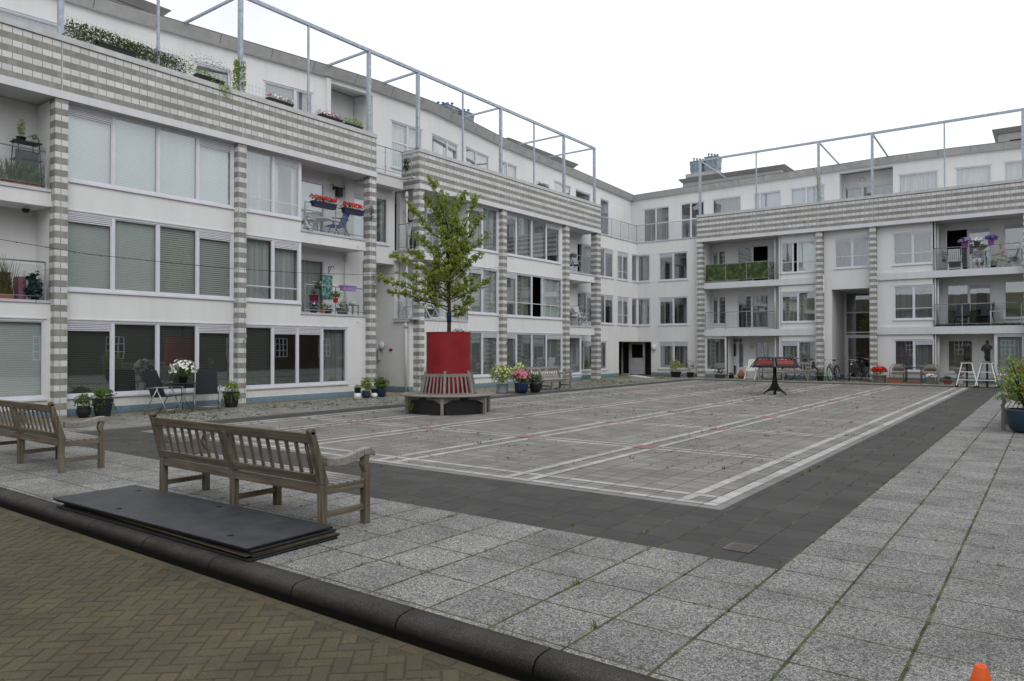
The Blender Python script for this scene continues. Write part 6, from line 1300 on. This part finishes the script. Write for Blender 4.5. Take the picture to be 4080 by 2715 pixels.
# wall in the terrace, potted plants, fence mesh and creepers on the roof terrace
def meshfence(s0, s1, z0, z1, label, d=-.2):
    m = MB(); n = int((s1-s0)/.11)
    for k in range(n+1): s_ = s0+(s1-s0)*k/n; m.tube([LF.P(s_, d, z0), LF.P(s_, d, z1)], .0028, 3, 0, False)
    for k in range(int((z1-z0)/.11)+1): m.tube([LF.P(s0, d, z0+.11*k), LF.P(s1, d, z0+.11*k)], .0028, 3, 0, False)
    return simple('wire_fence', m, 'rail', label, 'fence', 'wire mesh fences on the roof terrace')
meshfence(7.4, 11.7, 8.72, 9.35, 'wire mesh fence overgrown with creeper between the first two tall posts'); meshfence(11.95, 14.1, 8.72, 9.1, 'bare wire mesh right of the shrub at the second post'); meshfence(14.25, 16.4, 8.72, 9.05, 'wire mesh fence before the roof terrace niche')
creeper('climbing_plant', 'dense creeper mat on the left end of the roof parapet', [(-18.22, 7.42, 8.95), (-18.22, 8.1, 9.0), (-18.22, 8.7, 8.95), (-18.22, 9.1, 8.95)], 2600, .20, .055, 'vine')
creeper('climbing_plant', 'thin creeper round the thin post of the roof parapet', [(-18.22, 9.1, 9.0), (-18.22, 9.6, 8.95), (-18.22, 10.2, 8.95)], 900, .18, .055, 'vine')
creeper('climbing_plant', 'yellow green creeper drooping over the parapet left of the shrub', [(-18.20, 10.2, 8.95), (-18.18, 10.8, 8.9), (-18.1, 11.2, 8.72), (-18.06, 11.35, 8.55)], 520, .14, .05, 'limeleaf')
creeper('climbing_plant', 'bare brown tendrils on the mesh beside the second post', [(-18.2, 10.3, 9.2), (-18.2, 10.9, 9.3), (-18.2, 11.5, 9.2), (-18.2, 11.6, 8.8)], 200, .17, .035, 'dryleaf')
creeper('post_shrub', 'bushy green plant tied round the second tall steel post', [(-18.2, 11.80, 8.75), (-18.2, 11.80, 9.2), (-18.2, 11.82, 9.55)], 900, .17, .06, 'limeleaf', 'shrub')
creeper('post_climber', 'wispy yellowish climber on the far wing post above the second far column', [(-9.2, 37.65, 8.75), (-9.2, 37.65, 9.4), (-9.2, 37.65, 10.2)], 420, .26, .05, 'limeleaf', 'climber')
potted((-18.2, 8.45, 8.72), 'long black trough under the dense creeper on the parapet', BLACK, .1, .15, box=(.9, .18), leaves='leaf', fh=.1, n=12, ls=.05, rz=R(90)); potted((-18.2, 10.9, 8.72), 'long black trough under the drooping creeper on the parapet', BLACK, .1, .13, box=(.8, .18), leaves='limeleaf', fh=.1, n=12, ls=.05, rz=R(90))
PG = 'flower troughs on the roof parapet'
potted((-18.22, 13.15, 8.72), 'trough of white and pink flowers on the parapet before the dark terrace window', BLACK, .1, .12, box=(.85, .16), leaves='darkleaf', fh=.16, n=26, ls=.04, fl=[('f_white', 70, .04), ('f_magenta', 12, .04)], group=PG, rz=R(90))
potted((-18.22, 15.0, 8.72), 'trough of white and magenta flowers on the parapet before the niche', BLACK, .1, .12, box=(.85, .16), leaves='darkleaf', fh=.16, n=26, ls=.04, fl=[('f_white', 55, .04), ('f_magenta', 18, .045)], group=PG, rz=R(90))
potted((-18.22, 15.95, 8.72), 'low green leafy trough right of the white and magenta flowers', BLACK, .1, .1, box=(.7, .16), leaves='limeleaf', fh=.28, n=90, ls=.05, group=PG, rz=R(90))
potted((-18.22, 26.9, 8.72), 'trough of dry red and yellow plants on the second block parapet', BLACK, .1, .08, box=(.8, .14), leaves='dryleaf', fh=.16, n=50, ls=.05, fl=[('f_salmon', 14, .03)], group=PG, rz=R(90))
potted((-6.95, 37.72, 8.74), 'small terracotta pot with a black top on the far parapet', TERRA, .12, .1, 'taper', 'darkleaf', .1, .06, 40, .03)
# tall black cloth on the notch railing
m = MB(); blob(m, (-18.35, 18.5, 8.05), (.12, .08, .28), 200, .08, 0); simple('dark_shrub', m, 'darkleaf', 'dark bush behind the glass of the roof terrace corner', 'shrub')
# bay E balconies
recliner((-18.6, 30.2, 5.15), R(-90), 'blue grey folding chair on the upper end balcony of the left wing', None, 'bluegrey', 'whitepaint')
potted((-18.2, 29.45, 5.86), 'grey box with a trailing plant on the upper end balcony rail', (.1, .1, .12), .1, .16, box=(.4, .16), leaves='darkleaf', fh=.12, n=20, ls=.04, rz=R(90))
o = wicker((-18.65, 30.0, 2.65), R(-95), 'high brown wicker chair with a white cushion on the lower end balcony', None); m = MB(); m.box(-.2, .2, -.2, .2, .445, .52); m.build('cushion', 'whitepaint', o, .02)
slatchair((-18.6, 30.9, 2.65), R(-90), 'white slatted chair beside the brown wicker chair on the end balcony')
# corner bay C balconies behind the tree
potted((-18.2, 20.9, 5.9), 'box of lilac flowers on the upper rail behind the tree', (.02, .03, .03), .1, .17, box=(.9, .17), leaves='darkleaf', fh=.2, n=24, ls=.04, fl=[('f_lilac', 70, .035)], group=GBx, rz=R(90))
slatchair((-18.7, 20.2, 2.64), R(-90), 'white garden chair on the lower balcony behind the tree')
slatchair((-18.75, 18.98, 2.66), R(180), 'white stacked garden chair on the lower small side balcony')
m = MB(); m.lathe([(.1, 0), (.12, .3), (.06, .62), (.03, .8)], 10, (-18.35, 18.82, 5.1)); simple('black_statue', m, 'blackpaint', 'black slim ornament on the upper small side balcony', 'ornament')
# far wing, green screen
def hedge():
    o = empty('leaf_screen', (-13.4, 37.80, 5.1), 'artificial green ivy screen tied inside the balcony railing', 'privacy screen', world=True)
    m = MB(); m.box(-15.03, -11.78, 37.895, 37.905, 5.16, 5.98); m.build('backing', 'darkleaf', o); m = MB()
    for _ in range(4200):
        leaf(m, Vector((rnd.uniform(-15.03, -11.76), 37.88+rnd.uniform(-.02, .01), rnd.uniform(5.15, 6.0))), Vector((rnd.uniform(-.6, .6), -1, rnd.uniform(-.3, .8))), .07, 0, .7)
    for _ in range(300): leaf(m, Vector((-11.70+rnd.uniform(-.01, .03), rnd.uniform(37.9, 38.9), rnd.uniform(5.15, 6.0))), Vector((1, 0, 0))+rdir()*.5, .07, 0, .7)
    m.build('leaves', 'ivyscreen', o)
M['ivyscreen'] = leafmat('artificial_ivy', (.006, .022, .010), (.05, .12, .04), (.55, .60, .14), 5)
hedge()
# seniors' balcony, right
slatchair((-3.55, 38.35, 5.07), R(190), 'white plastic chair at the left end of the balcony with two women', 'white plastic chairs on the upper right balcony')
potted((-3.95, 38.2, 5.45), 'dark purple leaved plant at the left end of the upper right balcony', BLACK, .1, .14, 'taper', 'darkleaf', .2, .38, 160, .05, fl=[('f_purple', 20, .03)])
FB2 = 'flower pots hung on the upper right balcony rail'
potted((-3.12, 37.80, 5.98), 'lilac violet petunias in a purple pot, left on the upper right rail', (.34, .10, .42), .13, .20, 'taper', 'darkleaf', .25, .24, 240, .05, fl=[('f_lilac', 110, .045), ('f_purple', 60, .045)], group=FB2, lift=.4)
potted((-2.66, 37.80, 6.0), 'white petunias in a dark grey pot, middle of the upper right rail', (.07, .075, .08), .12, .20, 'taper', 'darkleaf', .2, .2, 220, .05, fl=[('f_white', 150, .045)], group=FB2, lift=.4)
potted((-2.14, 37.80, 6.04), 'deep violet petunias in a purple pot, right on the upper right rail', (.34, .10, .42), .12, .20, 'taper', 'darkleaf', .24, .22, 240, .05, fl=[('f_purple', 150, .045)], group=FB2, lift=.4)
potted((-2.1, 38.15, 5.08), 'low pot with small flowers on the floor between the two women', BLACK, .12, .14, 'bowl', 'darkleaf', .17, .2, 160, .05, fl=[('f_yellow', 8, .03)])
potted((-1.32, 38.05, 5.08), 'white pot with a green plant at the right end behind the seated woman', (.7, .7, .7), .13, .17, 'taper', 'darkleaf', .2, .26, 200, .06)
for (x_, lab, gm) in ((-3.28, 'dark grey folding chair on the middle right balcony, facing the square', None), (-2.45, 'second dark grey folding chair, beside the white table', None)):
    recliner((x_, 38.45, 2.56), R(180) if x_ < -3 else R(155), lab, 'dark grey chairs on the middle right balcony', 'greyfab', 'blackpaint')
o = empty('balcony_table', (-1.95, 38.3, 2.56), 'small white table on the middle right balcony', 'table'); m = MB(); m.box(-.28, .28, -.2, .2, .60, .63); m.build('table_top', 'whitepaint', o)
for x in (-.25, .25):
    for y in (-.17, .17): m = MB(); m.tube([(x, y, 0), (x, y, .6)], .018, 6); m.build('leg', 'whitepaint', o)
M['turf'] = leafmat('green_artificial_turf', (.008, .04, .008), (.015, .08, .015), None, 30)
m = MB(); m.box(-4.28, 1.0, 37.875, 38.95, 2.552, 2.58); [leaf(m, Vector((rnd.uniform(-4.28, .5), 37.87+rnd.uniform(0, .03), 2.58+rnd.uniform(-.0, .06))), rdir(), .05, 0, .3) for _ in range(2500)]; simple('turf_mat', m, 'turf', 'strip of dark green artificial grass on the middle right balcony floor', 'mat')
# cable with fairy-light sockets
m = MB(); pts = [Vector(p) for p in ((-17.5, 3.0, 4.30), (-17.5, 5.83, 3.845), (-17.5, 7.54, 3.715), (-17.5, 9.14, 3.70), (-17.5, 11.19, 3.70), (-17.5, 13.45, 3.77), (-17.5, 15.66, 3.90), (-17.5, 19.55, 4.30), (-17.95, 23.9, 4.9))]
m.tube(pts, .006, 5, 0, False)
for a, b in zip(pts, pts[1:]):
    for k in range(3): p = a.lerp(b, (k+.5)/3); m.tube([p, p+Vector((0, .02, -.02))], .009, 5)
simple('slack_cable', m, 'rubber', 'thin dark cable sagging across the left facade', 'cable')
# ramp at corner entrance
m = MB(); m.hexa([(-18.15, 34.9, .0), (-17.0, 34.6, 0), (-16.8, 35.2, 0), (-18.15, 35.75, 0), (-18.15, 34.9, .13), (-17.0, 34.6, .015), (-16.8, 35.2, .015), (-18.15, 35.75, .13)]); simple('ramp', m, 'coping', 'short concrete ramp in front of the corner entrance', 'ramp')

# ------------------------------------------------------------------ people
M['skin'] = var('skin', (.50, .30, .22), .06, 20, .55, spec=.35)
M['hair1'] = var('silver_hair', (.50, .48, .44), .15, 60, .7); M['hair2'] = var('blond_grey_hair', (.42, .33, .22), .15, 60, .7)
t = NT('striped_blue_shirt'); Z = t.sep(t.pos())[2]; fr_ = t.math('FRACT', t.math('DIVIDE', Z, .035)); t.col(t.ramp(fr_, [(.0, (.10, .13, .24)), (.45, (.12, .15, .27)), (.5, (.42, .45, .52)), (1, (.42, .45, .52))])); M['shirt1'] = t.m
M['shirt2'] = var('pale_pink_shirt', (.62, .42, .36), .08, 12, .8); M['trousers1'] = var('white_trousers', (.68, .68, .70), .06, 12, .8); M['trousers2'] = var('beige_trousers', (.48, .43, .34), .06, 12, .8)
def seated(loc, rz, label, mats, hands, sc=.80, lean=0.0):
    o = empty('person', loc, label, 'person', 'two women sitting on the upper right balcony', rz); o.scale = (sc, sc, sc); ht, st, pt_ = mats
    V = [(0, 0, .48), (0, -.02+lean*.3, .68), (0, lean*.7, .90), (0, lean*1.0, 1.06), (0, .02+lean*1.15, 1.17), (0, .02+lean*1.2, 1.28)]; E_ = [(0, 1), (1, 2), (2, 3), (3, 4), (4, 5)]; Q = [(.15, .12), (.135, .11), (.15, .10), (.05, .05), (.075, .09), (.07, .085)]
    def ch(start, pts, rs):
        p = start
        for q, r_ in zip(pts, rs): V.append(q); Q.append(r_); E_.append((p, len(V)-1)); p = len(V)-1
        return p
    for s_ in (-1, 1): ch(0, [(s_*.10, .05, .47), (s_*.13, .42, .50), (s_*.12, .44, .28), (s_*.12, .44, .07), (s_*.12, .56, .04)], [.085, .065, .052, .036, .035])
    fing = []
    for s_, (el, ha) in zip((-1, 1), hands):
        w_ = ch(2, [(s_*.18, lean*.75, .96), el, ha], [.055, .04, .028]); e, h = Vector(el), Vector(ha); d = (h-e).normalized(); sd_ = d.cross(Vector((0, 0, 1))).normalized()
        pm = ch(w_, [tuple(h+d*.07)], [(.035, .018)])
        for k in range(4): ch(pm, [tuple(h+d*.12+sd_*(k-1.5)*.02), tuple(h+d*(.155-.01*abs(k-1.5))+sd_*(k-1.5)*.022-Vector((0, 0, .015)))], [.009, .008])
        ch(w_, [tuple(h+d*.045+sd_*.045), tuple(h+d*.08+sd_*.055)], [.010, .009])
    b = skinned('body', V, E_, Q, 'skin', o, 1)
    def part(name, ids, mat, grow_):
        mp = {i: k for k, i in enumerate(ids)}; skinned(name, [V[i] for i in ids], [(mp[a], mp[b_]) for a, b_ in E_ if a in mp and b_ in mp], [tuple(x+grow_ for x in (Q[i] if isinstance(Q[i], tuple) else (Q[i], Q[i]))) for i in ids], mat, o, 1)
    arms = [i for i, v in enumerate(V) if i > 5]
    first = [j for a, j in E_ if a == 2 and j > 5]; el_ = [b_ for a, b_ in E_ if a in first]
    part('shirt', [1, 0, 2]+first+el_, st, .016); hips = [b_ for a, b_ in E_ if a == 0 and b_ > 5]; kn = [b_ for a, b_ in E_ if a in hips]; sh_ = [b_ for a, b_ in E_ if a in kn]; part('trousers', [0]+hips+kn+sh_, pt_, .018)
    hd = V[5]; m = MB(); m.ball((hd[0], hd[1]-.022, hd[2]+.02), .092, .10, .095, 14, 10); m.build('hair', ht, o)
    m = MB(); 
    for s_ in (-1, 1): m.ball((s_*.03, hd[1]+.083, hd[2]-.035), .011, .008, .008, 8, 6)
    m.build('eyes', 'K', o); m = MB(); m.ball((0, hd[1]+.095, hd[2]-.065), .014, .02, .022, 8, 6); m.build('nose', 'skin', o); m = MB(); m.ball((0, hd[1]+.08, hd[2]-.108), .024, .01, .007, 8, 6); m.build('mouth', 'f_salmon', o)
    return o
for (x_, rz_, lab) in ((-2.66, R(176), 'white plastic chair under the woman in the striped shirt'), (-1.62, R(95), 'white plastic chair under the woman in pale pink')):
    slatchair((x_+(.0 if x_ < -2 else .05), 38.38, 5.07), rz_, lab, 'white plastic chairs on the upper right balcony').scale = (.92, .92, .88)
seated((-2.66, 38.36, 5.09), R(176), 'woman with white hair, blue striped shirt and white trousers, hand at her chin', ('hair1', 'shirt1', 'trousers1'), (((-.28, .16, .72), (-.10, .24, .95)), ((.26, .12, .68), (.14, .32, .60))))
seated((-1.66, 38.32, 5.09), R(95), 'woman in a pale pink top and beige trousers, bent forward in profile', ('hair2', 'shirt2', 'trousers2'), (((-.22, .30, .72), (-.06, .50, .70)), ((.22, .30, .72), (.08, .48, .68))), lean=.16)
